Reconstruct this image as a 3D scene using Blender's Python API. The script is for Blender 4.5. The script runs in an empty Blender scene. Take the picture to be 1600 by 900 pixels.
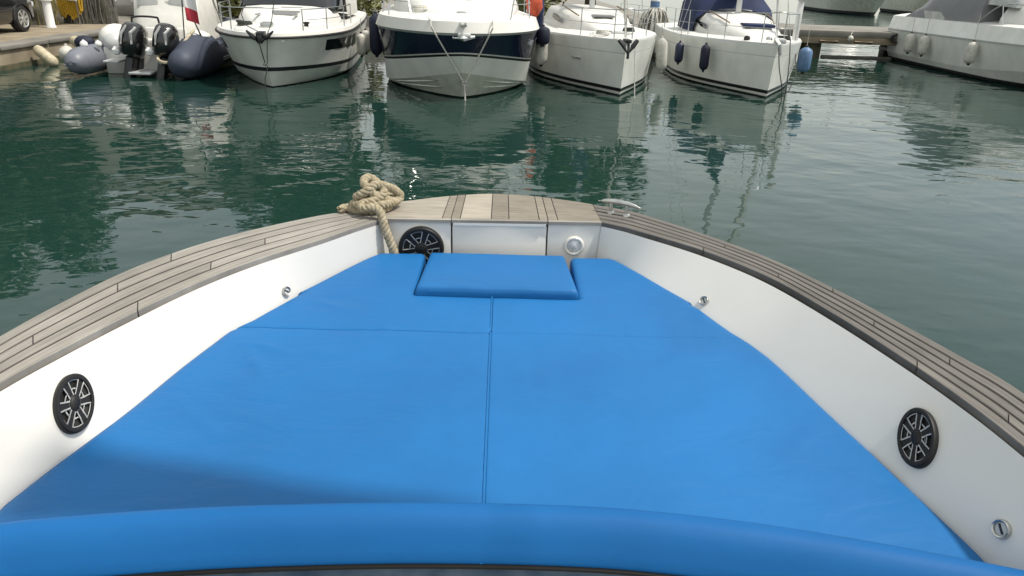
import bpy, bmesh, math, random
from mathutils import Vector, Matrix, noise, Euler
S = bpy.context.scene
C = S.collection
PI = math.pi
rad = math.radians
random.seed(7)

# ------------------------------------------------------------------ camera
cam = bpy.data.cameras.new('camera'); cam.sensor_width = 36.0; cam.lens = 1150 / 1600 * 36
cam.clip_start = 0.05; cam.clip_end = 3000
cam_o = bpy.data.objects.new('camera', cam); C.objects.link(cam_o); S.camera = cam_o
def aim(pitch, yaw, roll):
    p, y, r = rad(pitch), rad(yaw), rad(roll)
    f = Vector((math.sin(y) * math.cos(p), math.cos(y) * math.cos(p), -math.sin(p)))
    rt = Vector((math.cos(y), -math.sin(y), 0)); up = rt.cross(f)
    r2 = rt * math.cos(r) + up * math.sin(r); u2 = up * math.cos(r) - rt * math.sin(r)
    return Matrix((r2, u2, -f)).transposed().to_4x4()
cam_o.matrix_world = Matrix.Translation((0.02, 0, 2.45)) @ aim(23.1, 1.15, 1.9)

# ------------------------------------------------------------------ light
SUN_EL, SUN_AZ = rad(61), rad(98)
w = bpy.data.worlds.new('World'); S.world = w; w.use_nodes = True
nt = w.node_tree; bg = nt.nodes['Background']
sky = nt.nodes.new('ShaderNodeTexSky'); sky.sky_type = 'NISHITA'; sky.sun_disc = False
sky.sun_elevation = SUN_EL; sky.sun_rotation = SUN_AZ; sky.dust_density = 3.0; sky.air_density = 1.0
# thin broken cloud, the same all round
wtc = nt.nodes.new('ShaderNodeTexCoord'); wmp = nt.nodes.new('ShaderNodeMapping'); wmp.inputs['Scale'].default_value = (1, 1, 2.5)
wno = nt.nodes.new('ShaderNodeTexNoise'); wno.inputs['Scale'].default_value = 2.2; wno.inputs['Detail'].default_value = 6; wno.inputs['Roughness'].default_value = 0.55
wmr = nt.nodes.new('ShaderNodeMapRange'); wmr.inputs[1].default_value = 0.35; wmr.inputs[2].default_value = 0.68; wmr.inputs[3].default_value = 0.55; wmr.inputs[4].default_value = 0.9
wmx = nt.nodes.new('ShaderNodeMix'); wmx.data_type = 'RGBA'; wmx.inputs[7].default_value = (3.95, 4.0, 3.6, 1)
nt.links.new(wtc.outputs['Generated'], wmp.inputs[0]); nt.links.new(wmp.outputs[0], wno.inputs['Vector']); nt.links.new(wno.outputs['Fac'], wmr.inputs[0])
nt.links.new(wmr.outputs[0], wmx.inputs[0]); nt.links.new(sky.outputs[0], wmx.inputs[6])
nt.links.new(wmx.outputs[2], bg.inputs[0]); bg.inputs[1].default_value = 0.138
sun = bpy.data.lights.new('sun', 'SUN'); sun.energy = 2.15; sun.angle = rad(3.2); sun.color = (1, 0.95, 0.87)
sun_o = bpy.data.objects.new('sun', sun); C.objects.link(sun_o)
sdir = Vector((math.sin(SUN_AZ) * math.cos(SUN_EL), math.cos(SUN_AZ) * math.cos(SUN_EL), math.sin(SUN_EL)))
sun_o.rotation_euler = sdir.to_track_quat('Z', 'Y').to_euler()
S.view_settings.view_transform = 'Standard'; S.view_settings.look = 'None'
S.view_settings.gamma = 1.0; S.view_settings.use_curve_mapping = False
S.view_settings.exposure = 0.87

# ------------------------------------------------------------------ materials
MATS = {}
def mat(name, col, rough=0.5, metal=0.0, spec=0.5, noise_s=0, noise_a=0.0, col2=None, bump_s=0, bump=0.0, coat=0.0, stretch=(1, 1, 1), alpha=1.0, ior=1.5, detail=4.0, trans=0.0):
    m = bpy.data.materials.new(name); m.use_nodes = True; n = m.node_tree.nodes; l = m.node_tree.links
    b = n['Principled BSDF']
    b.inputs['Base Color'].default_value = (*col, 1); b.inputs['Roughness'].default_value = rough
    b.inputs['Metallic'].default_value = metal; b.inputs['Specular IOR Level'].default_value = spec
    b.inputs['Coat Weight'].default_value = coat; b.inputs['Coat Roughness'].default_value = 0.08
    b.inputs['IOR'].default_value = ior; b.inputs['Alpha'].default_value = alpha; b.inputs['Transmission Weight'].default_value = trans
    if noise_s or bump_s:
        tc = n.new('ShaderNodeTexCoord'); mp = n.new('ShaderNodeMapping'); mp.inputs['Scale'].default_value = stretch
        l.new(tc.outputs['Object'], mp.inputs[0])
    if noise_s:
        t = n.new('ShaderNodeTexNoise'); t.inputs['Scale'].default_value = noise_s; t.inputs['Detail'].default_value = detail
        l.new(mp.outputs[0], t.inputs['Vector'])
        r = n.new('ShaderNodeValToRGB'); r.color_ramp.elements[0].position = 0.3; r.color_ramp.elements[1].position = 0.7
        c2 = col2 if col2 else tuple(max(0, c * (1 - noise_a)) for c in col)
        r.color_ramp.elements[0].color = (*c2, 1); r.color_ramp.elements[1].color = (*col, 1)
        l.new(t.outputs['Fac'], r.inputs[0]); l.new(r.outputs[0], b.inputs['Base Color'])
    if bump_s:
        t = n.new('ShaderNodeTexNoise'); t.inputs['Scale'].default_value = bump_s; t.inputs['Detail'].default_value = 5
        l.new(mp.outputs[0], t.inputs['Vector'])
        bp = n.new('ShaderNodeBump'); bp.inputs['Strength'].default_value = bump; bp.inputs['Distance'].default_value = 0.01
        l.new(t.outputs['Fac'], bp.inputs['Height']); l.new(bp.outputs[0], b.inputs['Normal'])
    MATS[name] = m
    return m

mat('gelcoat', (0.705, 0.69, 0.645), 0.28, noise_s=2.2, detail=8, col2=(0.655, 0.635, 0.585), bump_s=2.5, bump=0.05)
mat('gelcoat_worn', (0.80, 0.80, 0.75), 0.3, noise_s=2, col2=(0.66, 0.67, 0.61))
mat('gelcoat_grey', (0.5, 0.51, 0.5), 0.4, noise_s=3, noise_a=0.1)
mat('hull_lower', (0.5, 0.52, 0.45), 0.4, noise_s=4, col2=(0.36, 0.38, 0.31))
mat('navy', (0.006, 0.009, 0.03), 0.15, coat=0.4)
mat('antifoul', (0.02, 0.025, 0.025), 0.8, noise_s=6, noise_a=0.5)
mat('black', (0.012, 0.012, 0.013), 0.35)
mat('black_rubber', (0.02, 0.02, 0.02), 0.7)
mat('black_gloss', (0.01, 0.01, 0.011), 0.12, coat=0.6)
mat('dark_glass', (0.01, 0.012, 0.015), 0.06, spec=0.7)
mat('speaker_black', (0.011, 0.011, 0.012), 0.5, spec=0.3)
mat('speaker_cone', (0.008, 0.008, 0.008), 0.6)
mat('silver', (0.42, 0.42, 0.41), 0.4, metal=0.3)
mat('steel', (0.60, 0.60, 0.58), 0.36, metal=1.0, noise_s=30, noise_a=0.25)
mat('alu', (0.6, 0.6, 0.58), 0.4, metal=0.7)
mat('clear_lens', (0.75, 0.77, 0.75), 0.15, noise_s=60, noise_a=0.5)
mat('caulk', (0.035, 0.03, 0.027), 0.8)
mat('rope', (0.47, 0.41, 0.285), 0.9, noise_s=60, col2=(0.27, 0.22, 0.14), bump_s=400, bump=0.6)
mat('rope_white', (0.62, 0.6, 0.54), 0.9, noise_s=20, noise_a=0.3)
mat('rope_dark', (0.03, 0.035, 0.03), 0.9)
mat('blue_canvas', (0.008, 0.02, 0.075), 0.8, noise_s=5, noise_a=0.35)
mat('blue_fender', (0.016, 0.026, 0.065), 0.45, noise_s=8, noise_a=0.3)
mat('navy_fender', (0.006, 0.009, 0.03), 0.7, noise_s=12, noise_a=0.3)
mat('sky_fender', (0.10, 0.19, 0.34), 0.5, noise_s=9, noise_a=0.25)
mat('white_fender', (0.62, 0.6, 0.54), 0.5, noise_s=9, col2=(0.45, 0.43, 0.37))
mat('beige_fender', (0.55, 0.48, 0.33), 0.6, noise_s=8, noise_a=0.4)
mat('grey_hypalon', (0.16, 0.17, 0.2), 0.45, noise_s=5, noise_a=0.15)
mat('navy_hypalon', (0.045, 0.055, 0.085), 0.6, noise_s=6, noise_a=0.2)
mat('stripe_grey', (0.5, 0.51, 0.53), 0.5)
mat('canvas_white', (0.66, 0.65, 0.6), 0.8, noise_s=3, noise_a=0.15, bump_s=8, bump=0.5)
mat('canvas_grey', (0.22, 0.225, 0.23), 0.8, noise_s=2, noise_a=0.12, bump_s=5, bump=0.5)
mat('clear_plastic', (0.55, 0.56, 0.54), 0.15, noise_s=3, noise_a=0.3)
mat('red', (0.5, 0.03, 0.05), 0.6, noise_s=6, noise_a=0.3)
mat('orange_red', (0.55, 0.08, 0.03), 0.6, noise_s=12, noise_a=0.4)
mat('white_cloth', (0.75, 0.74, 0.72), 0.8)
mat('concrete', (0.29, 0.24, 0.165), 0.9, noise_s=1.6, col2=(0.17, 0.14, 0.095), bump_s=9, bump=0.6, detail=8)
mat('concrete_grey', (0.24, 0.225, 0.195), 0.9, noise_s=1.3, col2=(0.15, 0.14, 0.12), bump_s=9, bump=0.6, detail=8)
mat('weed', (0.035, 0.04, 0.02), 0.8, noise_s=5, col2=(0.1, 0.085, 0.045), bump_s=14, bump=0.9)
mat('wood_old', (0.24, 0.18, 0.12), 0.85, noise_s=6, noise_a=0.4, stretch=(0.3, 4, 4))
mat('stucco', (0.66, 0.64, 0.58), 0.9, noise_s=1.2, noise_a=0.12, bump_s=20, bump=0.3)
mat('roof_tile', (0.32, 0.14, 0.08), 0.85, noise_s=4, noise_a=0.4)
mat('shutter', (0.05, 0.1, 0.08), 0.6)
mat('net', (0.05, 0.05, 0.043), 0.95, noise_s=9, col2=(0.1, 0.09, 0.06), bump_s=30, bump=1.0)
mat('net_strand', (0.17, 0.16, 0.14), 0.9, noise_s=12, noise_a=0.6)
mat('net_brown', (0.22, 0.18, 0.06), 0.9, noise_s=5, col2=(0.09, 0.08, 0.03))
mat('smoked', (0.2, 0.205, 0.2), 0.3)
mat('deck_white', (0.70, 0.695, 0.66), 0.45, noise_s=2.5, col2=(0.61, 0.60, 0.56))
mat('yellow_rope', (0.55, 0.33, 0.02), 0.8, noise_s=14, noise_a=0.45)
mat('car_paint', (0.008, 0.009, 0.011), 0.15, coat=0.8)
mat('tyre', (0.015, 0.015, 0.015), 0.85)
mat('lamp_red', (0.35, 0.02, 0.02), 0.2)
mat('lamp_clear', (0.6, 0.6, 0.6), 0.15)
mat('sign_blue', (0.2, 0.22, 0.25), 0.5)
mat('bark', (0.1, 0.075, 0.05), 0.95, noise_s=6, noise_a=0.5)
mat('dash', (0.012, 0.02, 0.03), 0.3, spec=0.4, noise_s=14, col2=(0.035, 0.048, 0.06))
mat('deck_sole', (0.3, 0.27, 0.22), 0.8, noise_s=4, noise_a=0.3)
mat('lettering', (0.5, 0.52, 0.55), 0.5)
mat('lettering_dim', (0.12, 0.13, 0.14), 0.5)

def leaf_mat(name, a, b):
    m = mat(name, a, 0.6, noise_s=0.9, col2=b, detail=6)
    return m
leaf_mat('leaf_dark', (0.05, 0.085, 0.025), (0.025, 0.05, 0.018))
leaf_mat('leaf_yellow', (0.17, 0.17, 0.045), (0.07, 0.085, 0.022))

def teak(name, a, b):
    m = bpy.data.materials.new(name); m.use_nodes = True; n = m.node_tree.nodes; l = m.node_tree.links; p = n['Principled BSDF']
    uv = n.new('ShaderNodeUVMap'); mp = n.new('ShaderNodeMapping'); mp.inputs['Scale'].default_value = (4, 75, 1)
    l.new(uv.outputs[0], mp.inputs[0])
    t = n.new('ShaderNodeTexNoise'); t.inputs['Scale'].default_value = 1.0; t.inputs['Detail'].default_value = 6; t.inputs['Roughness'].default_value = 0.65
    l.new(mp.outputs[0], t.inputs['Vector'])
    oi = n.new('ShaderNodeObjectInfo')
    tc = n.new('ShaderNodeTexCoord'); t2 = n.new('ShaderNodeTexNoise'); t2.inputs['Scale'].default_value = 5; t2.inputs['Detail'].default_value = 5
    l.new(tc.outputs['Object'], t2.inputs['Vector'])
    r = n.new('ShaderNodeValToRGB'); r.color_ramp.elements[0].position = 0.32; r.color_ramp.elements[1].position = 0.68
    r.color_ramp.elements[0].color = (*b, 1); r.color_ramp.elements[1].color = (*a, 1)
    l.new(t.outputs['Fac'], r.inputs[0])
    mu = n.new('ShaderNodeMath'); mu.operation = 'MULTIPLY_ADD'; mu.inputs[1].default_value = 0.26; mu.inputs[2].default_value = 0.48
    l.new(oi.outputs['Random'], mu.inputs[0])
    ad = n.new('ShaderNodeMath'); ad.operation = 'MULTIPLY_ADD'; ad.inputs[1].default_value = 0.75
    l.new(t2.outputs['Fac'], ad.inputs[0]); l.new(mu.outputs[0], ad.inputs[2])
    hv = n.new('ShaderNodeHueSaturation'); l.new(ad.outputs[0], hv.inputs['Value']); l.new(r.outputs[0], hv.inputs['Color'])
    l.new(hv.outputs[0], p.inputs['Base Color'])
    p.inputs['Roughness'].default_value = 0.75
    bp = n.new('ShaderNodeBump'); bp.inputs['Strength'].default_value = 0.5; bp.inputs['Distance'].default_value = 0.002
    l.new(t.outputs['Fac'], bp.inputs['Height']); l.new(bp.outputs[0], p.inputs['Normal'])
    MATS[name] = m
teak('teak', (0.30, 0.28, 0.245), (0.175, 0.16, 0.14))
teak('teak_shaded', (0.16, 0.147, 0.13), (0.075, 0.068, 0.06))  # same teak with shade put into its colour, for the right gunwale
teak('teak_pale', (0.33, 0.298, 0.245), (0.215, 0.19, 0.152))
teak('teak_mid', (0.24, 0.212, 0.17), (0.14, 0.12, 0.093))

def vinyl():
    m = bpy.data.materials.new('vinyl_blue'); m.use_nodes = True; n = m.node_tree.nodes; l = m.node_tree.links; p = n['Principled BSDF']
    tc = n.new('ShaderNodeTexCoord')
    t = n.new('ShaderNodeTexNoise'); t.inputs['Scale'].default_value = 2.2; t.inputs['Detail'].default_value = 6; l.new(tc.outputs['Object'], t.inputs['Vector'])
    r = n.new('ShaderNodeValToRGB'); r.color_ramp.elements[0].position = 0.3; r.color_ramp.elements[1].position = 0.72
    r.color_ramp.elements[0].color = (0.0080, 0.106, 0.292, 1); r.color_ramp.elements[1].color = (0.0102, 0.129, 0.352, 1)
    l.new(t.outputs['Fac'], r.inputs[0]); l.new(r.outputs[0], p.inputs['Base Color'])
    p.inputs['Roughness'].default_value = 0.52; p.inputs['Specular IOR Level'].default_value = 0.25
    f = n.new('ShaderNodeTexNoise'); f.inputs['Scale'].default_value = 350; l.new(tc.outputs['Object'], f.inputs['Vector'])
    mp = n.new('ShaderNodeMapping'); mp.inputs['Scale'].default_value = (1, 2.2, 1); mp.inputs['Rotation'].default_value = (0, 0, 0.3); l.new(tc.outputs['Object'], mp.inputs[0])
    g = n.new('ShaderNodeTexNoise'); g.inputs['Scale'].default_value = 5; g.inputs['Detail'].default_value = 3; g.inputs['Distortion'].default_value = 0.6; l.new(mp.outputs[0], g.inputs['Vector'])
    b1 = n.new('ShaderNodeBump'); b1.inputs['Strength'].default_value = 0.12; b1.inputs['Distance'].default_value = 0.002; l.new(f.outputs['Fac'], b1.inputs['Height'])
    b2 = n.new('ShaderNodeBump'); b2.inputs['Strength'].default_value = 0.33; b2.inputs['Distance'].default_value = 0.02; l.new(g.outputs['Fac'], b2.inputs['Height']); l.new(b1.outputs[0], b2.inputs['Normal'])
    rr = n.new('ShaderNodeMapRange'); rr.inputs[1].default_value = 0.3; rr.inputs[2].default_value = 0.7; rr.inputs[3].default_value = 0.42; rr.inputs[4].default_value = 0.62
    l.new(t.outputs['Fac'], rr.inputs[0]); l.new(rr.outputs[0], p.inputs['Roughness'])
    l.new(b2.outputs[0], p.inputs['Normal']); MATS['vinyl_blue'] = m
vinyl()

mat('vinyl_bolster', (0.006, 0.104, 0.305), 0.6, spec=0.2, noise_s=2.5, col2=(0.005, 0.09, 0.27), bump_s=6, bump=0.25, stretch=(1, 2, 1))
mat('gasket', (0.004, 0.004, 0.004), 0.6, spec=0.2)
def water_mat():
    m = bpy.data.materials.new('water'); m.use_nodes = True; n = m.node_tree.nodes; l = m.node_tree.links; p = n['Principled BSDF']
    p.inputs['Roughness'].default_value = 0.015; p.inputs['IOR'].default_value = 1.333
    tc = n.new('ShaderNodeTexCoord')
    t = n.new('ShaderNodeTexNoise'); t.inputs['Scale'].default_value = 0.12; t.inputs['Detail'].default_value = 3; l.new(tc.outputs['Object'], t.inputs['Vector'])
    r = n.new('ShaderNodeValToRGB'); r.color_ramp.elements[0].color = (0.0085, 0.029, 0.022, 1); r.color_ramp.elements[1].color = (0.0105, 0.0355, 0.028, 1)
    l.new(t.outputs['Fac'], r.inputs[0]); l.new(r.outputs[0], p.inputs['Base Color'])
    prev = None
    patch = n.new('ShaderNodeTexNoise'); patch.inputs['Scale'].default_value = 0.22; patch.inputs['Detail'].default_value = 2; l.new(tc.outputs['Object'], patch.inputs['Vector'])
    pr = n.new('ShaderNodeMapRange'); pr.inputs[1].default_value = 0.35; pr.inputs[2].default_value = 0.65; pr.inputs[3].default_value = 0.45; pr.inputs[4].default_value = 1.0
    l.new(patch.outputs['Fac'], pr.inputs[0])
    for sc, st, dist, rot, strn, det in ((0.5, (1, 1.2, 1), 0.07, 0.15, 0.5, 1), (1.6, (0.9, 1.2, 1), 0.038, -0.3, 0.55, 1.5), (4.6, (0.9, 1.25, 1), 0.0095, 0.35, 0.5, 1.5)):
        mp = n.new('ShaderNodeMapping'); mp.inputs['Scale'].default_value = st; mp.inputs['Rotation'].default_value = (0, 0, rot); l.new(tc.outputs['Object'], mp.inputs[0])
        x = n.new('ShaderNodeTexNoise'); x.inputs['Scale'].default_value = sc; x.inputs['Detail'].default_value = det; x.inputs['Roughness'].default_value = 0.4; x.inputs['Distortion'].default_value = 0.4
        l.new(mp.outputs[0], x.inputs['Vector'])
        b = n.new('ShaderNodeBump'); b.inputs['Distance'].default_value = dist
        mm = n.new('ShaderNodeMath'); mm.operation = 'MULTIPLY'; mm.inputs[1].default_value = strn; l.new(pr.outputs[0], mm.inputs[0]); l.new(mm.outputs[0], b.inputs['Strength'])
        l.new(x.outputs['Fac'], b.inputs['Height'])
        if prev: l.new(prev.outputs[0], b.inputs['Normal'])
        prev = b
    l.new(prev.outputs[0], p.inputs['Normal']); MATS['water'] = m
water_mat()

# ------------------------------------------------------------------ mesh helpers
def frame(d):
    d = d.normalized(); a = Vector((0, 0, 1)) if abs(d.z) < 0.95 else Vector((0, 1, 0))
    x = d.cross(a).normalized(); return x, x.cross(d).normalized()

class MB:
    def __init__(s): s.v = []; s.f = []; s.uv = None
    def add(s, verts, faces, mx=None):
        o = len(s.v)
        s.v += [tuple(mx @ Vector(p)) if mx else tuple(p) for p in verts]
        s.f += [tuple(i + o for i in f) for f in faces]; return s
    def grid(s, rows, wrap=False, mx=None, flip=False):
        nr, nc = len(rows), len(rows[0]); v = [p for r in rows for p in r]; f = []
        for i in range(nr - 1):
            for j in range(nc if wrap else nc - 1):
                k = (j + 1) % nc
                q = (i * nc + j, i * nc + k, (i + 1) * nc + k, (i + 1) * nc + j)
                f.append(q[::-1] if flip else q)
        return s.add(v, f, mx)
    def tube(s, path, r, n=6, closed=False, mx=None, cap=True):
        path = [Vector(p) for p in path]; m = len(path); rows = []
        rr = r if isinstance(r, (list, tuple)) else [r] * m
        px = None
        for i, p in enumerate(path):
            d = (path[(i + 1) % m] - path[i - 1]) if closed else (path[min(i + 1, m - 1)] - path[max(i - 1, 0)])
            if d.length < 1e-9: d = Vector((0, 0, 1))
            d.normalize()
            if px is None: px, py = frame(d)
            else:
                px = (px - d * px.dot(d)); px = px.normalized() if px.length > 1e-6 else frame(d)[0]; py = d.cross(px)
            rows.append([p + (px * math.cos(2 * PI * k / n) + py * math.sin(2 * PI * k / n)) * rr[i] for k in range(n)])
        if closed: rows.append(rows[0])
        s.grid(rows, True, mx)
        if cap and not closed:
            o = len(s.v) - m * n
            s.f.append(tuple(o + k for k in range(n))[::-1]); s.f.append(tuple(o + (m - 1) * n + k for k in range(n)))
        return s
    def box(s, c, d, rz=0, bevel=0, mx=None):
        bm = bmesh.new(); bmesh.ops.create_cube(bm, size=1)
        bmesh.ops.scale(bm, vec=d, verts=bm.verts)
        if bevel: bmesh.ops.bevel(bm, geom=list(bm.edges), offset=bevel, segments=2, affect='EDGES', profile=0.5)
        t = Matrix.Translation(c) @ Matrix.Rotation(rz, 4, 'Z')
        if mx: t = mx @ t
        bm.verts.index_update(); s.add([v.co.copy() for v in bm.verts], [[v.index for v in f.verts] for f in bm.faces], t); bm.free(); return s
    def lathe(s, prof, n=24, mx=None):
        rows = [[Vector((r * math.cos(2 * PI * k / n), r * math.sin(2 * PI * k / n), z)) for k in range(n)] for r, z in prof]
        return s.grid(rows, True, mx)
    def poly(s, pts, th, mx=None):     # prism in xy, from z=0 to th
        n = len(pts); v = [(x, y, 0) for x, y in pts] + [(x, y, th) for x, y in pts]
        f = [tuple(range(n))[::-1], tuple(range(n, 2 * n))] + [(i, (i + 1) % n, n + (i + 1) % n, n + i) for i in range(n)]
        return s.add(v, f, mx)
    def build(s, name, material, parent=None, smooth=38, mx=None, uv=None, recalc=True):
        me = bpy.data.meshes.new(name); me.from_pydata([tuple(p) for p in s.v], [], s.f)
        if recalc:
            bm = bmesh.new(); bm.from_mesh(me); bmesh.ops.remove_doubles(bm, verts=bm.verts, dist=1e-5) if uv is None else None
            bmesh.ops.recalc_face_normals(bm, faces=bm.faces); bm.to_mesh(me); bm.free()
        if smooth and len(me.polygons):
            me.polygons.foreach_set('use_smooth', [True] * len(me.polygons)); me.set_sharp_from_angle(angle=rad(smooth))
        if uv is not None:
            ul = me.uv_layers.new(name='UVMap')
            for lp in me.loops: ul.data[lp.index].uv = uv[lp.vertex_index]
        me.materials.append(MATS[material] if isinstance(material, str) else material)
        o = bpy.data.objects.new(name, me); C.objects.link(o); o.parent = parent
        if mx: o.matrix_local = mx
        return o

def tag(o, label, cat, group=None, kind=None):
    o['label'] = label; o['category'] = cat
    if group: o['group'] = group
    if kind: o['kind'] = kind
    return o
def struct(o): o['kind'] = 'structure'; return o
def empty(name, loc, rz=0, label=None, cat=None, group=None):
    o = bpy.data.objects.new(name, None); C.objects.link(o); o.location = loc; o.rotation_euler = (0, 0, rz); o.empty_display_size = 0.2
    if label: tag(o, label, cat, group)
    return o
def cr(pts, n):                        # Catmull-Rom through points, n samples per span
    p = [Vector(q) for q in pts]; out = []
    for i in range(len(p) - 1):
        a, b, c, d = p[max(i - 1, 0)], p[i], p[i + 1], p[min(i + 2, len(p) - 1)]
        for k in range(n):
            t = k / n
            out.append(0.5 * ((2 * b) + (c - a) * t + (2 * a - 5 * b + 4 * c - d) * t * t + (3 * b - a - 3 * c + d) * t ** 3))
    out.append(p[-1]); return out
def interp(tab, x):
    if x <= tab[0][0]: a, b = tab[0], tab[1]
    elif x >= tab[-1][0]: a, b = tab[-2], tab[-1]
    else:
        for a, b in zip(tab, tab[1:]):
            if a[0] <= x <= b[0]: break
    return a[1] + (b[1] - a[1]) * (x - a[0]) / (b[0] - a[0])
def resample(pts, n):
    pts = [Vector(p) for p in pts]; L = [0]
    for a, b in zip(pts, pts[1:]): L.append(L[-1] + (b - a).length)
    out = []; j = 0
    for k in range(n + 1):
        s = L[-1] * k / n
        while j < len(L) - 2 and L[j + 1] < s: j += 1
        u = (s - L[j]) / max(L[j + 1] - L[j], 1e-9); out.append(pts[j].lerp(pts[j + 1], u))
    return out
def place(p, nrm, upv=(0, 0, 1)):       # matrix whose Z is nrm
    z = Vector(nrm).normalized(); y = Vector(upv) - z * Vector(upv).dot(z); y.normalize(); x = y.cross(z)
    return Matrix.Translation(p) @ Matrix((x, y, z)).transposed().to_4x4()
def sag(a, b, drop, n=10):
    a, b = Vector(a), Vector(b); return [a.lerp(b, k / n) - Vector((0, 0, drop * 4 * (k / n) * (1 - k / n))) for k in range(n + 1)]

# ================================================================== THE SETTING
wm = MB(); N = 24
wm.add([(-600, -300, 0), (600, -300, 0), (600, 900, 0), (-600, 900, 0)], [(0, 1, 2, 3)])
struct(wm.build('water', 'water', smooth=0))
# seabed is never seen: the water is opaque green

def quay_block(name, x0, x1, y0, y1, zt, m, lip=0.06):
    b = MB(); b.box(((x0 + x1) / 2, (y0 + y1) / 2, (zt - 3) / 2), (x1 - x0, y1 - y0, zt + 3), bevel=0.03)
    return b
q = struct(quay_block('quay', -60, -11.75, -25, 26.0, 0.5, 'concrete').build('quay', 'concrete'))
wl = MB(); wl.box((-11.73, 0.5, -0.2), (0.08, 50.9, 0.62), bevel=0.02); wl.build('weed_band', 'weed', q)
for i in range(18):                       # coping stones along the edge
    cs = MB(); cs.box((-12.0, -9 + i * 2.0, 0.485), (0.62, 1.97, 0.1), bevel=0.018)
    cs.build('coping_stone', 'concrete_grey', q)
q2 = struct(quay_block('back_quay', -60, 8.2, 26.05, 70, 0.5, 'concrete_grey').build('back_quay', 'concrete_grey'))
wl = MB(); wl.box((-1.7, 26.03, -0.2), (19.8, 0.08, 0.62), bevel=0.02); wl.build('weed_band', 'weed', q2)

# pier on pillars at the right
pier = empty('pier', (18, 27.4, 0), 0, 'low concrete pier on pillars with open water beneath, behind the grey cruiser', 'pier')
b = MB(); b.box((3.5, 1.9, 0.85), (28, 3.8, 0.2), bevel=0.015); b.build('deck_slab', 'concrete_grey', pier)
b = MB(); b.box((3.5, 0.16, 0.63), (28, 0.2, 0.238), bevel=0.01); b.box((3.5, 3.6, 0.63), (28, 0.2, 0.238), bevel=0.01); b.build('edge_beam', 'concrete', pier)
for x in (-9.8, -6.9, -2.6, 1.6, 6, 10.5, 15):
    for y in (0.5, 3.3):
        b = MB(); b.box((x, y, -0.7), (0.62, 0.5, 2.5), bevel=0.04); b.build('pillar', 'weed', pier)
for x in (-6.35, -5.1, -3.0):
    b = MB(); b.tube([(x - 0.45, 0.03, 0.6), (x + 0.2, 0.03, 0.59)], 0.05, 8); b.build('fender_log', 'wood_old', pier)
b = MB()
b.box((-4.9, 0.6, 0.02), (3.0, 0.12, 0.1)); b.build('cross_beam', 'concrete_grey', pier)

# ================================================================== OUR LAUNCH
GZ = 1.5
launch = empty('motor_launch', (0, 0, 0), 0, 'white launch with weathered teak gunwales, its foredeck covered by blue sun cushions', 'boat')
# outer and inner gunwale edges from bow to stern
LO = [(-0.44, 3.18), (-0.59, 3.04), (-0.73, 2.95), (-0.94, 2.75), (-1.10, 2.54), (-1.22, 2.30), (-1.29, 2.04), (-1.335, 1.80), (-1.365, 1.5), (-1.38, 1.0), (-1.38, 0), (-1.36, -1.2), (-1.30, -2.6)]
LI = [(-0.461, 2.93), (-0.565, 2.79), (-0.66, 2.65), (-0.842, 2.408), (-0.970, 2.175), (-1.06, 1.95), (-1.13, 1.75), (-1.185, 1.56), (-1.215, 1.35), (-1.235, 1.0), (-1.235, 0), (-1.215, -1.2), (-1.155, -2.6)]
RO = [(0.44, 3.215), (0.54, 3.165), (0.63, 3.10), (0.85, 2.84), (1.03, 2.58), (1.16, 2.30), (1.25, 2.05), (1.325, 1.82), (1.375, 1.63), (1.40, 1.2), (1.40, 0), (1.38, -1.2), (1.32, -2.6)]
RI = [(0.448, 2.959), (0.53, 2.905), (0.60, 2.84), (0.80, 2.64), (0.965, 2.39), (1.07, 2.10), (1.145, 1.83), (1.195, 1.60), (1.22, 1.39), (1.235, 1.0), (1.235, 0), (1.215, -1.2), (1.155, -2.6)]
BOW = [(-0.44, 3.18), (-0.39, 3.20), (-0.22, 3.29), (-0.02, 3.35), (0.16, 3.33), (0.30, 3.285), (0.42, 3.23), (0.44, 3.215)]
def smooth2(pts, n): return [(p.x, p.y) for p in cr([(a, b_, 0) for a, b_ in pts], n)]
sides = {}
for nm, O, I in (('L', LO, LI), ('R', RO, RI)):
    sides[nm] = (smooth2(O, 6), smooth2(I, 6))
def edge_pt(side, i, f):       # f 0 outer .. 1 inner
    o, n_ = sides[side][0][i], sides[side][1][i]
    return Vector((o[0] + (n_[0] - o[0]) * f, o[1] + (n_[1] - o[1]) * f, 0))
M_ = len(sides['L'][0])
# caulk bed under the planks
for s_ in 'LR':
    b = MB(); rows = []
    for i in range(M_):
        a, c = edge_pt(s_, i, 0.01), edge_pt(s_, i, 0.99)
        rows.append([a + Vector((0, 0, GZ - 0.016)), a + Vector((0, 0, GZ - 0.0035)), c + Vector((0, 0, GZ - 0.0035)), c + Vector((0, 0, GZ - 0.016))])
    b.grid(rows, True); b.build('caulk_bed', 'caulk', launch)
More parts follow.
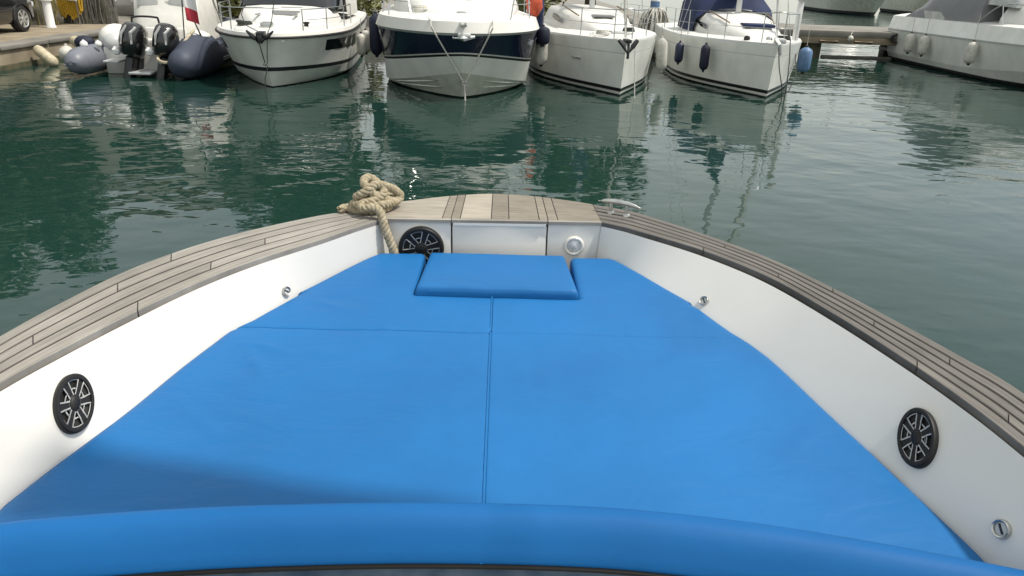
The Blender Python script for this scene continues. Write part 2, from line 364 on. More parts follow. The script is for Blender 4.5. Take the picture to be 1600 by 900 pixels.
# five planks a side, each cut at its butt joints
random.seed(3)
cuts = {'L': [(0, 26, 48), (0, 31, 60), (0, 17, 39, 66), (0, 22, 45), (0, 29, 52)], 'R': [(0, 30, 55), (0, 20, 41, 62), (0, 34, 58), (0, 25, 47), (0, 18, 38, 64)]}
for s_ in 'LR':
    NP = 5
    for k in range(NP):
        wd = [0.2, 0.2, 0.2, 0.2, 0.2]
        f0 = sum(wd[:k]) + (0.022 if k else 0.0); f1 = sum(wd[:k + 1]) - (0.022 if k < NP - 1 else 0.0)
        cl = list(cuts[s_][k]) + [M_ - 1]
        for a, e in zip(cl, cl[1:]):
            b = MB(); rows = []; uv = []; ln = random.uniform(0, 9)
            for i in range(a, e + 1):
                P, Q = edge_pt(s_, i, f0), edge_pt(s_, i, f1)
                if i > a: ln += (P - lastP).length
                lastP = P.copy()
                if i in (a, e) and 0 < i < M_ - 1:
                    d = (edge_pt(s_, i + 1, f0) - edge_pt(s_, i - 1, f0)).normalized() * 0.0025 * (1 if i == a else -1); P += d; Q += d
                c = (Q - P).normalized() * 0.0025
                zt = Vector((0, 0, GZ)); zb = Vector((0, 0, GZ - 0.022)); zc = Vector((0, 0, GZ - 0.0022))
                rows.append([P + zb, P + zc, P + c + zt, Q - c + zt, Q + zc, Q + zb])
                wq = (Q - P).length
                uv += [(ln, k + y) for y in (0, 0, 0.002, wq, wq, wq)]
            b.grid(rows)
            o0 = len(rows[0]); nn = len(rows)
            b.f.append(tuple(range(o0))[::-1]); b.f.append(tuple((nn - 1) * o0 + j for j in range(o0)))
            b.build('gunwale_plank', 'teak' if s_ == 'L' else 'teak_shaded', launch, smooth=0, uv=uv)  # right planks take the darkened teak: their duller light is painted in
# bow deck: caulk bed, cross planks, inner trim
bow = smooth2(BOW, 8)
def bow_y(x): return interp(sorted(bow), x)
def inner_y(x): return 2.93 + (2.959 - 2.93) * (x + 0.461) / 0.909
xs = [-0.44 + 0.88 * i / 40 for i in range(41)]
b = MB(); rows = [[Vector((x, inner_y(x) + 0.004, GZ - 0.011)), Vector((x, inner_y(x) + 0.004, GZ - 0.0035)), Vector((x, bow_y(x) - 0.004, GZ - 0.0035)), Vector((x, bow_y(x) - 0.004, GZ - 0.018))] for x in xs]
b.grid(rows, True); b.build('caulk_bed', 'caulk', launch)
bx = [(-0.475, -0.225, 'teak_pale'), (-0.221, -0.188, 'teak'), (-0.184, -0.15, 'teak'), (-0.146, -0.02, 'teak_pale'), (-0.016, 0.055, 'teak_mid'), (0.059, 0.183, 'teak'), (0.187, 0.220, 'teak'), (0.224, 0.262, 'teak'), (0.266, 0.455, 'teak_mid')]
for k, (x0, x1, m) in enumerate(bx):
    b = MB(); rows = []; uv = []; n = 10
    fan = 0.10
    for i in range(n + 1):
        x = x0 + (x1 - x0) * i / n
        xo = max(-0.445, min(0.445, x * 0.96)); xi = max(-0.458, min(0.446, x * 1.0))
        yi, yo = inner_y(xi) + 0.022, bow_y(xo)
        if x0 == -0.475 and i == 0: xo, yo = -0.437, bow_y(-0.437)
        z = GZ + 0.0; e = 0.003
        rows.append([Vector((xi, yi, z - 0.02)), Vector((xi, yi, z - 0.002)), Vector((xi, yi + e, z)), Vector((xo, yo - e, z)), Vector((xo, yo, z - 0.003)), Vector((xo, yo, z - 0.022))])
        uv += [(x * 1.5 + k, yi + k * 3.1 + y) for y in (0, 0, e, yo - yi - e, yo - yi, yo - yi)]
    b.grid(rows); b.f.append(tuple(range(6))[::-1]); b.f.append(tuple(n * 6 + j for j in range(6)))
    b.build('bow_plank', {'teak': 'teak_mid'}.get(m, m), launch, smooth=0, uv=uv)
for x0, x1 in ((-0.461, -0.186), (-0.182, 0.219), (0.223, 0.448)):
    b = MB(); r2 = []
    uv = []
    for i in range(5):
        x = x0 + (x1 - x0) * i / 4; y = inner_y(x)
        r2.append([Vector((x, y - 0.004, GZ - 0.014)), Vector((x, y - 0.004, GZ - 0.001)), Vector((x, y + 0.018, GZ - 0.001)), Vector((x, y + 0.018, GZ - 0.02))])
        uv += [(x, 0), (x, 0), (x, 0.02), (x, 0.02)]
    b.grid(r2); b.f.append((3, 2, 1, 0)); b.f.append((16, 17, 18, 19)); b.build('trim_strip', 'teak', launch, smooth=0, uv=uv)
# outer hull
ring = [(x, y) for x, y in reversed(sides['L'][0])] + bow[1:-1] + list(sides['R'][0])
b = MB(); rows = []
for z, ins in ((GZ - 0.022, 0.0), (GZ - 0.06, 0.0), (GZ - 0.07, 0.025), (1.2, 0.07), (0.8, 0.16), (0.35, 0.3), (0, 0.45), (-0.4, 0.75)):
    rows.append([Vector((x * (1 - ins * 0.55), y - ins * (0.25 + 1.0 * max(0, (y - 1.2)) / 2.1), z)) for x, y in ring])
b.grid(rows); o = len(rows[0])
b.f.append(tuple((len(rows) - 1) * o + j for j in range(o)))
b.build('hull', 'gelcoat', launch, 30)
b = MB(); tr = [rows[k][0] for k in range(len(rows))] + [rows[k][-1] for k in reversed(range(len(rows)))]
b.add(tr, [tuple(range(len(tr)))]); b.build('transom', 'gelcoat', launch, 0)
# inner walls
def padz(y): return 1.27 + 0.07 * (y - 1.4)
PADL = [(0.6, 1.18), (1.15, 1.172), (1.403, 1.139), (1.56, 1.088), (1.724, 1.033), (2.0, 0.955), (2.216, 0.885), (2.5, 0.727), (2.814, 0.528), (2.93, 0.44)]
PADR = [(0.6, 1.18), (1.0, 1.185), (1.297, 1.147), (1.569, 1.078), (1.827, 1.008), (2.148, 0.918), (2.458, 0.779), (2.86, 0.513), (2.96, 0.43)]
XIN = {'L': sorted((y, -x) for x, y in sides['L'][1]), 'R': sorted((y, x) for x, y in sides['R'][1])}
def pad_x(side, y): return min(interp(PADL if side == 'L' else PADR, y), interp(XIN[side], y) - 0.004)
def wall_x(side, y, z):
    t = (GZ - z) / (GZ - padz(y)); xi = interp(XIN[side], y) + 0.0015; xp = min(pad_x(side, y) + 0.010, xi - 0.001)
    if y < 1.0: xp = xi - 0.004
    return xi + (xp - xi) * t
def wall_pt(side, y, z):
    sg = -1 if side == 'L' else 1
    return Vector((sg * wall_x(side, y, z), y, z))
def wall_n(side, y, z):
    p = wall_pt(side, y, z); a = wall_pt(side, y + 0.02, z) - p; c = wall_pt(side, y, z + 0.02) - p
    n_ = a.cross(c).normalized(); return n_ if n_.x * p.x < 0 else -n_
for s_ in 'LR':
    b = MB(); rows = []
    yend = 2.93 if s_ == 'L' else 2.958
    for y in [t_[0] for t_ in XIN[s_]]:
        rows.append([wall_pt(s_, y, z) for z in (GZ - 0.019, GZ - 0.03, 1.44, 1.4, 1.36, 1.3, 1.24, 1.15, 0.95)])
    b.grid(rows); b.build('inner_wall', 'gelcoat', launch, 60)
# bow bulkhead: three panels over a dark backing
b = MB(); b.box((-0.006, 2.99, 1.325), (0.95, 0.03, 0.31)); b.build('backing', 'caulk', launch)
for x0, x1, zt in ((-0.47, -0.186, GZ - 0.0125), (-0.180, 0.217, GZ - 0.026), (0.223, 0.46, GZ - 0.0125)):
    b = MB(); xm = (x0 + x1) / 2; b.box((xm, inner_y(xm) + 0.017, (1.19 + zt) / 2), (x1 - x0, 0.026, zt - 1.19), rz=0.03, bevel=0.003); b.build('bulkhead_panel', 'gelcoat', launch)
b = MB(); b.box((0.018, inner_y(0.018) + 0.010, GZ - 0.0185), (0.39, 0.03, 0.011), rz=0.03); b.build('locker_lip', 'gelcoat', launch)

# speakers
def speaker(mx, R, name='speaker'):
    b = MB(); b.lathe([(R * 0.80, 0.0), (R * 0.80, 0.013), (R * 0.82, 0.019), (R * 0.87, 0.020), (R * 0.95, 0.019), (R * 0.99, 0.015), (R, 0.008), (R, -0.006)], 44)
    rim = b.build(name, 'speaker_black', launch, mx=mx)
    b = MB(); b.lathe([(0.0001, -0.004), (R * 0.25, -0.003), (R * 0.5, 0.0005), (R * 0.8, 0.004), (R * 0.81, 0.003)], 32); b.build('cone', 'speaker_cone', rim)
    b = MB(); b.lathe([(0.0001, 0.017), (R * 0.2, 0.017), (R * 0.25, 0.014), (R * 0.27, 0.008), (R * 0.27, 0.0)], 28); b.build('hub', 'speaker_black', rim)
    b = MB(); b.lathe([(R * 0.27, 0.010), (R * 0.285, 0.0135), (R * 0.30, 0.010)], 28); b.build('hub_ring', 'silver', rim)
    for k in range(6):
        a = 2 * PI * k / 6 + 0.26; m = Matrix.Rotation(a, 4, 'Z')
        b = MB(); b.poly([(R * 0.24, -R * 0.10), (R * 0.83, -R * 0.15), (R * 0.83, R * 0.15), (R * 0.24, R * 0.10)], 0.004, Matrix.Translation((0, 0, 0.009)))
        sp = b.build('spoke', 'speaker_black', rim, mx=m)
        b = MB()
        for sg in (-1, 1):
            b.tube([(R * 0.27, sg * R * 0.11, 0.0135), (R * 0.55, sg * R * 0.125, 0.0142), (R * 0.83, sg * R * 0.155, 0.0135)], 0.0022, 5)
        b.build('spoke_edge', 'silver', sp)
        b = MB(); b.tube([(R * 0.79 * math.cos(t), R * 0.79 * math.sin(t), 0.0125) for t in [PI / 6 + (q_ - 3) * 0.10 for q_ in range(7)]], 0.0016, 5)
        b.tube([(R * 0.5 * math.cos(PI / 6 + q_ * 0.22), R * 0.5 * math.sin(PI / 6 + q_ * 0.22), 0.010) for q_ in (-1, 0, 1)], 0.0022, 5)
        b.build('grille_arc', 'silver', sp)
    return rim
for s_, y, z, mj in (('L', 1.675, 1.371, (-0.020, 0.102, 0.121)), ('R', 1.602, 1.370, (0.033, 0.114, 0.105))):   # oval, leaning forward along the flare
    speaker(place(wall_pt(s_, y, z) + wall_n(s_, y, z) * 0.002, wall_n(s_, y, z), mj) @ Matrix.Diagonal((0.66, 1.0, 0.8, 1)), 0.080)
speaker(place((-0.31, inner_y(-0.31) + 0.0, 1.372), (0.03, -1, 0)), 0.096)
# drain fittings
def fitting(side, y, z, R):
    n_ = wall_n(side, y, z); mx = place(wall_pt(side, y, z) + n_ * 0.001, n_)
    b = MB(); b.lathe([(R * 0.72, 0.003), (R * 0.74, 0.008), (R * 0.88, 0.010), (R, 0.006), (R * 1.02, -0.002)], 24); f = b.build('drain_ring', 'steel', launch, mx=mx)
    b = MB(); b.lathe([(0.0001, 0.005), (R * 0.7, 0.004), (R * 0.73, 0.0)], 20); b.build('drain_plug', 'gelcoat_grey', f)
    b = MB(); b.box((0, 0, 0.0055), (R * 1.1, R * 0.22, 0.002), rz=-0.7); b.build('slot', 'black', f)
fitting('R', 1.309, 1.329, 0.022); fitting('R', 2.482, 1.358, 0.018); fitting('L', 2.473, 1.36, 0.018)
# bow lamp
mx = place((0.337, inner_y(0.337) + 0.003, 1.392), (0, -1, 0.0))
b = MB(); b.lathe([(0.03, 0.004), (0.032, 0.012), (0.038, 0.012), (0.043, 0.006), (0.044, -0.003)], 28); lamp = b.build('bow_lamp', 'gelcoat', launch, mx=mx)
b = MB(); b.lathe([(0.0001, 0.012), (0.012, 0.0115), (0.022, 0.009), (0.03, 0.004)], 24); b.build('lens', 'clear_lens', lamp)
# horn cleat on the right gunwale
def cleat(p, ang, L, mname, parent):
    b = MB(); b.tube([(-L / 2, 0, 0.032), (-L * 0.38, 0, 0.036), (-L * 0.2, 0, 0.039), (0, 0, 0.040), (L * 0.2, 0, 0.039), (L * 0.38, 0, 0.036), (L / 2, 0, 0.032)], [0.003, 0.0065, 0.0085, 0.009, 0.0085, 0.0065, 0.003], 10)
    c = b.build('cleat', mname, parent, mx=Matrix.Translation(p) @ Matrix.Rotation(ang, 4, 'Z'))
    for x in (-L * 0.19, L * 0.19):
        b = MB(); b.lathe([(0.017, 0.0), (0.016, 0.004), (0.009, 0.008), (0.0075, 0.035)], 14, Matrix.Translation((x, 0, 0))); b.build('cleat_foot', mname, c)
    return c
cleat((0.535, 3.075, GZ), math.atan2(-0.09, 0.15), 0.195, 'steel', launch).scale = (1, 1.15, 1.35)

# ------------------------------------------------------------------ cushions
def drop(d, r, dep):
    if d >= r: return 0.0
    d = max(d, 0.0); return dep * (1 - math.sqrt(max(0, 1 - (1 - d / r) ** 2)))
def wob(x, y): return 0.0035 * noise.noise(Vector((x * 3.1, y * 3.1, 1.3))) + 0.0015 * noise.noise(Vector((x * 9, y * 7, 4.4)))
def crease(x, y, x0, y0, x1, y1, a, wd):   # soft pull wrinkle along a segment
    dx, dy = x1 - x0, y1 - y0; L2 = dx * dx + dy * dy; t = max(0, min(1, ((x - x0) * dx + (y - y0) * dy) / L2))
    d = math.hypot(x - x0 - t * dx, y - y0 - t * dy); return a * math.exp(-(d / wd) ** 2) * math.sin(PI * min(1, max(0.0, t * 0.9 + 0.08)))
CRE = [(-0.88, 2.185, -0.6, 2.065, 0.005, 0.02), (-0.84, 2.205, -0.45, 2.125, -0.004, 0.02), (-0.82, 2.165, -0.66, 1.905, 0.004, 0.018), (0.88, 2.145, 0.55, 2.095, 0.004, 0.02), (0.2, 1.625, 0.75, 1.875, 0.002, 0.04), (-0.2, 1.725, -0.7, 1.525, 0.002, 0.04), (0.3, 2.325, 0.65, 2.385, 0.003, 0.02), (0.35, 1.545, 0.8, 1.485, 0.003, 0.02), (0.3, 1.675, 0.62, 1.585, -0.002, 0.02), (-0.15, 2.025, -0.5, 1.945, 0.002, 0.025), (-0.9, 1.825, -0.7, 1.645, 0.003, 0.02), (0.95, 1.775, 0.8, 1.625, 0.003, 0.02), (-0.5, 2.375, -0.68, 2.445, 0.003, 0.018), (0.08, 2.125, 0.12, 1.825, 0.0025, 0.018), (-0.1, 1.825, -0.08, 1.525, 0.0025, 0.018)]
def pucker(x, y): return 0.0028 * noise.noise(Vector((0.3, y * 26, 2.0))) * math.exp(-(abs(x + 0.003) / 0.045) ** 1.3) + 0.0025 * noise.noise(Vector((x * 24, 9.0, 2.0))) * math.exp(-(abs(y - SEAM) / 0.05) ** 1.3)
def surf(x, y): return pucker(x, y) + padz(y) + wob(x, y) + sum(crease(x, y, *c) for c in CRE)
NX0, NX1, NY = -0.288, 0.318, 2.503
SEAM = 2.24
pad = empty('sun_pad', (0, 1.9, 1.2), 0, 'large blue vinyl sun pad with a centre seam covering the foredeck', 'cushion')
def panel(side, y0, y1, zone):
    sg = -1 if side == 'L' else 1
    b = MB()
    def make(ya, yb, xi, n, m, skirt_back=True, skirt_front=True):
        rows = []
        us = [0, .004, .008, .012, .03, .06, .1] + [.1 + .8 * k / m for k in range(1, m)] + [.9, .94, .97, .988, 1]
        vs = [0, .02, .05, .1] + [.1 + .8 * k / n for k in range(1, n)] + [.9, .95, .98, 1]
        for v in vs:
            y = ya + (yb - ya) * v; row = []
            for u in us:
                xo = pad_x(side, y) - (0.012 * min(1, max(0, (y - SEAM) / 0.05)) if zone == 'front' and y < 2.5 else 0); x = sg * (xi + (xo - xi) * u)
                do = (xo - abs(x)); z = surf(x, y)
                z -= drop(do, 0.03, 0.028)
                z -= drop(abs(x - (-0.003)), 0.010, 0.005) if xi < 0.1 else 0
                if zone == 'rear':
                    z -= drop(SEAM - y, 0.014, 0.004 if side == 'L' else 0.0012)
                else:
                    z -= drop(y - SEAM, 0.014, 0.003 if side == 'L' else 0.001)
                    z -= drop(2.885 - y, 0.03, 0.028)
                    nx = abs(NX0) if side == 'L' else NX1
                    d = math.hypot(max(abs(x) - nx, 0), max(NY - y, 0)); z -= drop(d, 0.02, 0.018)
                row.append(Vector((x, y, z)))
            rows.append([row[0] + Vector((0, 0, -0.09))] + row + [row[-1] + Vector((0, 0, -0.09))])
        if skirt_back: rows.insert(0, [p_ + Vector((0, 0, -0.09)) if 0 < j < len(rows[0]) - 1 else p_ for j, p_ in enumerate(rows[0])])
        if skirt_front: rows.append([p_ + Vector((0, 0, -0.09)) if 0 < j < len(rows[-1]) - 1 else p_ for j, p_ in enumerate(rows[-1])])
        b.grid(rows)
    if zone == 'rear': make(y0, y1, 0.002, 84, 60)
    else:
        make(y0, NY, 0.002, 24, 60, True, True)
        make(NY, y1, abs(NX0) if side == 'L' else NX1, 12, 10, False, True)
    mx = Matrix.Translation((-pad.location.x, -pad.location.y, -pad.location.z))
    b.v = [tuple(mx @ Vector(q_)) for q_ in b.v]
    return b.build('cushion_panel', 'vinyl_blue', pad, 50)
for s_ in 'LR':
    panel(s_, 1.14, SEAM - 0.0002, 'rear'); panel(s_, SEAM + 0.0002, 2.885, 'front')
b = MB(); b.tube([(-0.003, y - 1.9, surf(0, y) - 1.2 - 0.001) for y in [1.16 + 0.03 * k for k in range(37)]], 0.0042, 6); b.tube([(-0.003, y - 1.9, surf(0, y) - 1.2 - 0.001) for y in [2.246 + 0.028 * k for k in range(10)]], 0.0035, 6)
b.build('seam_piping', 'vinyl_blue', pad)
# infill cushion
inf = MB(); rows = []
nx = [0, .01, .025, .05] + [.05 + .9 * k / 16 for k in range(1, 16)] + [.95, .975, .99, 1]
for v in [0, .015, .035, .07] + [.07 + .86 * k / 12 for k in range(1, 12)] + [.93, .965, .985, 1]:
    y = 2.500 + 0.369 * v; row = []
    xl = -0.288 + 0.020 * v; xr = 0.319 - 0.026 * v
    for u in nx:
        x = xl + (xr - xl) * u
        z = padz(y) + 0.032 - 0.022 * v + 0.6 * wob(x + 3, y) + 0.004 * math.sin(PI * u) * math.sin(PI * v)
        d = min((x - xl), (xr - x)); z -= drop(d, 0.018, 0.02); z -= drop(y - 2.500, 0.02, 0.022); z -= drop(2.869 - y, 0.018, 0.02)
        row.append(Vector((x, y, z)))
    rows.append([row[0] + Vector((0.004, 0, -0.06))] + row + [row[-1] + Vector((-0.004, 0, -0.06))])
rows.insert(0, [p_ + Vector((0, 0.006, -0.05)) if 0 < j < len(rows[0]) - 1 else p_ + Vector((0, .006, 0)) for j, p_ in enumerate(rows[0])])
rows.append([p_ + Vector((0, -0.004, -0.05)) if 0 < j < len(rows[-1]) - 1 else p_ for j, p_ in enumerate(rows[-1])])
inf.grid(rows); tag(inf.build('infill_cushion', 'vinyl_blue', None, 50), 'small rectangular blue cushion set into the front notch of the sun pad', 'cushion')
b = MB(); b.box((0, 1.9, 1.13), (1.75, 1.5, 0.06)); b.box((0, 2.72, 1.22), (0.85, 0.40, 0.06)); b.build('cushion_base', 'gelcoat', launch)

# padded roll in front of the windscreen
ARC = [(-1.215, 1.165), (-1.13, 1.195), (-1.01, 1.23), (-0.89, 1.252), (-0.7, 1.279), (-0.5, 1.299), (-0.23, 1.316), (0.01, 1.321), (0.2, 1.318), (0.35, 1.308), (0.56, 1.28), (0.75, 1.242), (0.95, 1.192), (1.11, 1.148), (1.215, 1.115)]
arc = [Vector((x, y, 0)) for x, y in smooth2(ARC, 6)]
SEC = [(0.045, -0.14), (0.045, -0.045), (0.040, -0.022), (0.028, -0.006), (0.012, 0.0), (-0.006, -0.001), (-0.022, -0.008), (-0.040, -0.024), (-0.056, -0.044), (-0.070, -0.066), (-0.082, -0.084), (-0.088, -0.108), (-0.076, -0.14)]
def sweep(sec, z0, name, m, parent=None, clip=None):
    b = MB(); rows = []
    for i, p_ in enumerate(arc):
        t = (arc[min(i + 1, len(arc) - 1)] - arc[max(i - 1, 0)]).normalized(); n_ = Vector((-t.y, t.x, 0))
        rows.append([p_ + n_ * a + Vector((0, 0, z0 + c)) for a, c in sec])
    b.grid(rows); k = len(sec)
    b.f.append(tuple(range(k))); b.f.append(tuple((len(rows) - 1) * k + j for j in range(k)))
    return b.build(name, m, parent, 50)
tag(sweep([(a * 0.92, c * 0.93) for a, c in SEC], 1.348, 'bolster', 'vinyl_bolster'), 'long curved blue padded bolster lying across behind the sun pad', 'bolster')
th = [(-0.092 + 0.008 * math.cos(a), -0.095 + 0.007 * math.sin(a)) for a in [2 * PI * k / 8 for k in range(9)]]
sweep([(a * 0.95, c * 0.93) for a, c in th], 1.350, 'gasket', 'gasket', launch)
b = MB(); rows = []
for i, p_ in enumerate(arc):
    t = (arc[min(i + 1, len(arc) - 1)] - arc[max(i - 1, 0)]).normalized(); n_ = Vector((-t.y, t.x, 0))
    rows.append([p_ - n_ * 0.088 + Vector((0, 0, 1.262)), p_ - n_ * 0.11 + Vector((0, 0, 1.266)), p_ - n_ * 0.3 + Vector((0, 0, 1.272)), Vector((p_.x * 0.95, 0.62, 1.25)), Vector((p_.x * 0.95, 0.6, 0.9))])
b.grid(rows); b.build('dashboard', 'dash', launch, 40)
b = MB(); b.box((0, -0.9, 0.6), (2.2, 3.0, 0.06)); b.build('cockpit_sole', 'deck_sole', launch)

# unseen canvas strip, added and shaped to cast the sun pad's rear left shadow
HZ = 2.86
disp = sdir * ((HZ - 1.28) / sdir.z)
front = [Vector((x, y, 0)) + Vector((disp.x, disp.y, 0)) for x, y in ((-1.12, 1.632), (-0.836, 1.571), (-0.574, 1.515), (-0.279, 1.464), (0.0, 1.423))]
front = front[:5]
shade = empty('shadow_caster', (0.3, 0.6, 1.5), 0, 'unseen canvas strip on a steel frame, added to cast the shadow on the sun pad', 'shadow_caster')
o3 = Vector((0.3, 0.6, 1.5))
b = MB(); rows = [[Vector((p_.x, p_.y * (1 - v) + (disp.y + 1.33 + 0.075 * k_ / 4) * v, HZ + 0.03 * math.sin(PI * v) * sg)) - o3 for k_, p_ in enumerate(front)] for sg, vs in ((1, (0, .25, .5, .75, 1)), (-1, (.75, .5, .25))) for v in vs]
rows.append(rows[0]); b.grid(rows); nc = len(front); b.f.append(tuple(k * nc for k in range(8))); b.f.append(tuple(k * nc + nc - 1 for k in range(8))[::-1]); b.build('shadow_canvas', 'blue_canvas', shade)
for e, sx in ((front[0], -1.31), (front[-1], 1.33)):
    y = 0.1; b = MB(); b.tube([Vector(q_) - o3 for q_ in ((sx, y, 1.48), (sx, y, 2.7), (sx * 0.98, y + 0.1, HZ + 0.02), (e.x, e.y - 0.03, HZ))], 0.007, 8); b.build('caster_pole', 'steel', shade)

# ------------------------------------------------------------------ mooring rope heaped on the gunwale
RP = [(-0.655, 2.985, 1.516), (-0.63, 3.01, 1.518), (-0.60, 2.99, 1.517), (-0.555, 2.975, 1.518), (-0.50, 2.985, 1.518), (-0.462, 3.03, 1.517), (-0.47, 3.085, 1.518), (-0.53, 3.075, 1.522), (-0.585, 3.045, 1.523),
      (-0.600, 3.0, 1.54), (-0.555, 2.965, 1.548), (-0.49, 2.975, 1.546), (-0.445, 3.03, 1.54), (-0.43, 3.09, 1.535), (-0.47, 3.12, 1.548), (-0.535, 3.08, 1.556), (-0.585, 3.03, 1.566), (-0.575, 2.99, 1.582), (-0.535, 2.985, 1.612),
      (-0.51, 3.01, 1.632), (-0.475, 3.045, 1.618), (-0.435, 3.085, 1.585), (-0.415, 3.10, 1.552), (-0.435, 3.07, 1.536), (-0.475, 3.02, 1.562), (-0.515, 2.99, 1.596), (-0.555, 3.015, 1.640), (-0.54, 3.045, 1.655), (-0.505, 3.05, 1.630), (-0.475, 3.02, 1.592), (-0.515, 2.975, 1.566), (-0.56, 2.955, 1.556),
      (-0.545, 2.93, 1.543), (-0.505, 2.925, 1.551), (-0.475, 2.915, 1.535), (-0.462, 2.900, 1.497), (-0.450, 2.893, 1.455), (-0.437, 2.890, 1.42), (-0.425, 2.888, 1.385), (-0.415, 2.886, 1.345), (-0.41, 2.885, 1.30)]
RP = [(x, y, z if z < 1.5 else 1.5 + (z - 1.5) * 0.9 + 0.001) for x, y, z in RP]
def laid_rope(pts, r, name, material, pitch=0.055, n=7, strands=3):
    path = resample(cr(pts, 10), int(len(pts) * 12)); b = MB(); s_ = 0; px = None; offs = []
    for i, p_ in enumerate(path):
        d = (path[min(i + 1, len(path) - 1)] - path[max(i - 1, 0)]).normalized()
        if px is None: px, py = frame(d)
        else: px = (px - d * px.dot(d)).normalized(); py = d.cross(px)
        if i: s_ += (p_ - path[i - 1]).length
        offs.append((p_, px.copy(), py.copy(), s_))
    for k in range(strands):
        b.tube([p_ + (x * math.cos(2 * PI * (s / pitch + k / strands)) + y * math.sin(2 * PI * (s / pitch + k / strands))) * r * 0.52 for p_, x, y, s in offs], r * 0.56, n)
    return b.build(name, material, None, 60)
tag(laid_rope(RP, 0.018, 'rope', 'rope'), 'thick beige rope heaped in a knot on the teak gunwale beside the bow speaker', 'rope')

# ================================================================== MOORED BOATS
TS = [0, .006, .015, .03, .05, .075, .1, .13, .17, .21, .26, .32, .38, .45, .55, .68, .84, 1]
class Hull:
    def __init__(s, name, loc, rz, L, curves, label, cat='boat', group=None):
        s.root = empty(name, loc, rz, label, cat, group); s.L = L; s.c = curves
    def pt(s, k, t, sg, off=0.0):
        zb, zs, hb, y0, p, tm = s.c[k][:6]; tz = s.c[k][6] if len(s.c[k]) > 6 else 1.0
        x = hb * math.sin(PI / 2 * min(1, t / tm)) ** p * (1 - 0.14 * max(0, (t - tm) / (1 - tm)) ** 2)
        z = zs + (zb - zs) * (1 - min(t / tz, 1)) ** 1.6
        return Vector((sg * (x + off), y0 + t * (s.L - y0), z))
    def at(s, k, y, sg, f=0, off=0.0):   # point on curve k (blend f to k+1) at local y
        lo, hi = 0.0, 1.0
        for _ in range(30):
            m = (lo + hi) / 2
            if s.pt(k, m, 1).y < y: lo = m
            else: hi = m
        a = s.pt(k, lo, sg, off)
        if f: a = a.lerp(s.at(k + 1, y, sg, 0, off), f)
        return a
    def band(s, k0, k1, name, m, off=0.0):
        b = MB(); sub = 3
        for sg in (-1, 1):
            rows = []
            for k in range(k0, k1 + 1): rows.append([s.pt(k, t, sg, off) for t in TS])
            b.grid(rows)
        o = b.build(name, m, s.root, 32); return o
    def cap(s, k, name, m, crown=0.06, t0=0.0, t1=1.0):
        b = MB(); rows = []
        for t in [x for x in TS if t0 <= x <= t1]:
            a = s.pt(k, t, 1); rows.append([Vector((a.x * u, a.y, a.z + crown * min(1, a.x) * (1 - u * u))) for u in (-1, -.8, -.5, -.2, 0, .2, .5, .8, 1)])
        b.grid(rows); return b.build(name, m, s.root, 40)
    def transom(s, m):
        ks = range(len(s.c)); b = MB(); p_ = [s.pt(k, 1, -1) for k in ks] + [s.pt(k, 1, 1) for k in reversed(ks)]
        b.add(p_, [tuple(range(len(p_)))]); return b.build('transom', m, s.root, 0)
    def rail(s, k, r, name, m, off=0.0, dz=0.0, t1=1.0):
        b = MB(); ts = [t for t in TS if t <= t1]
        path = [s.pt(k, t, -1, off) for t in reversed(ts)] + [s.pt(k, t, 1, off) for t in ts[1:]]
        b.tube([p_ + Vector((0, 0, dz)) for p_ in path], r, 6); return b.build(name, m, s.root)
    def part(s, b, name, m, smooth=38): return b.build(name, m, s.root, smooth)
    def world(s, p_): return Matrix.Translation(s.root.location) @ s.root.rotation_euler.to_matrix().to_4x4() @ Vector(p_)
    def trunk(s, st, name, m, smooth=40):   # st: (y, half base, half top, z base, z top)
        b = MB(); rows = []
        for y, a, c, z0, z1 in st:
            pr = [(a, z0), (a * 0.99, z0 + (z1 - z0) * 0.3), (c + (a - c) * 0.25, z0 + (z1 - z0) * 0.78), (c * 0.95, z1 - (z1 - z0) * 0.04), (c * 0.6, z1 + 0.02), (0, z1 + 0.035)]
            rows.append([Vector((-x, y, z)) for x, z in pr] + [Vector((x, y, z)) for x, z in reversed(pr[:-1])])
        b.grid(rows); k = len(rows[0]); b.f.append(tuple(range(k))); b.f.append(tuple((len(rows) - 1) * k + j for j in range(k)))
        return b.build(name, m, s.root, smooth)
    def pulpit(s, k, h, ys, mname='steel', r=0.013, inset=0.06, front=-0.02, lifeline=None, mid=True):
        """bow rail: a top tube round the bow and one post at each y"""
        for fr, nm in ((1.0, 'bow_rail'),) + (((0.5, 'mid_rail'),) if mid else ()):
            path = []
            for sg in (-1, 1):
                pts_ = [s.at(k, y, sg) + Vector((-sg * inset, 0, h * fr)) for y in ys]
                path.append(pts_)
            nose = s.pt(k, 0, 1) + Vector((0, front, h * fr * 1.05))
            full = list(reversed(path[0])) + [nose + Vector((-0.12, 0.02, 0)), nose + Vector((0.12, 0.02, 0))] + path[1]
            b = MB(); b.tube(cr(full, 4), r if fr == 1 else r * 0.7, 6); s.part(b, nm, mname)
        for sg in (-1, 1):
            for y in ys:
                p_ = s.at(k, y, sg) + Vector((-sg * inset, 0, 0)); b = MB(); b.tube([p_ - Vector((0, 0, 0.03)), p_ + Vector((0, 0, h))], r * 0.9, 6); s.part(b, 'stanchion', mname)

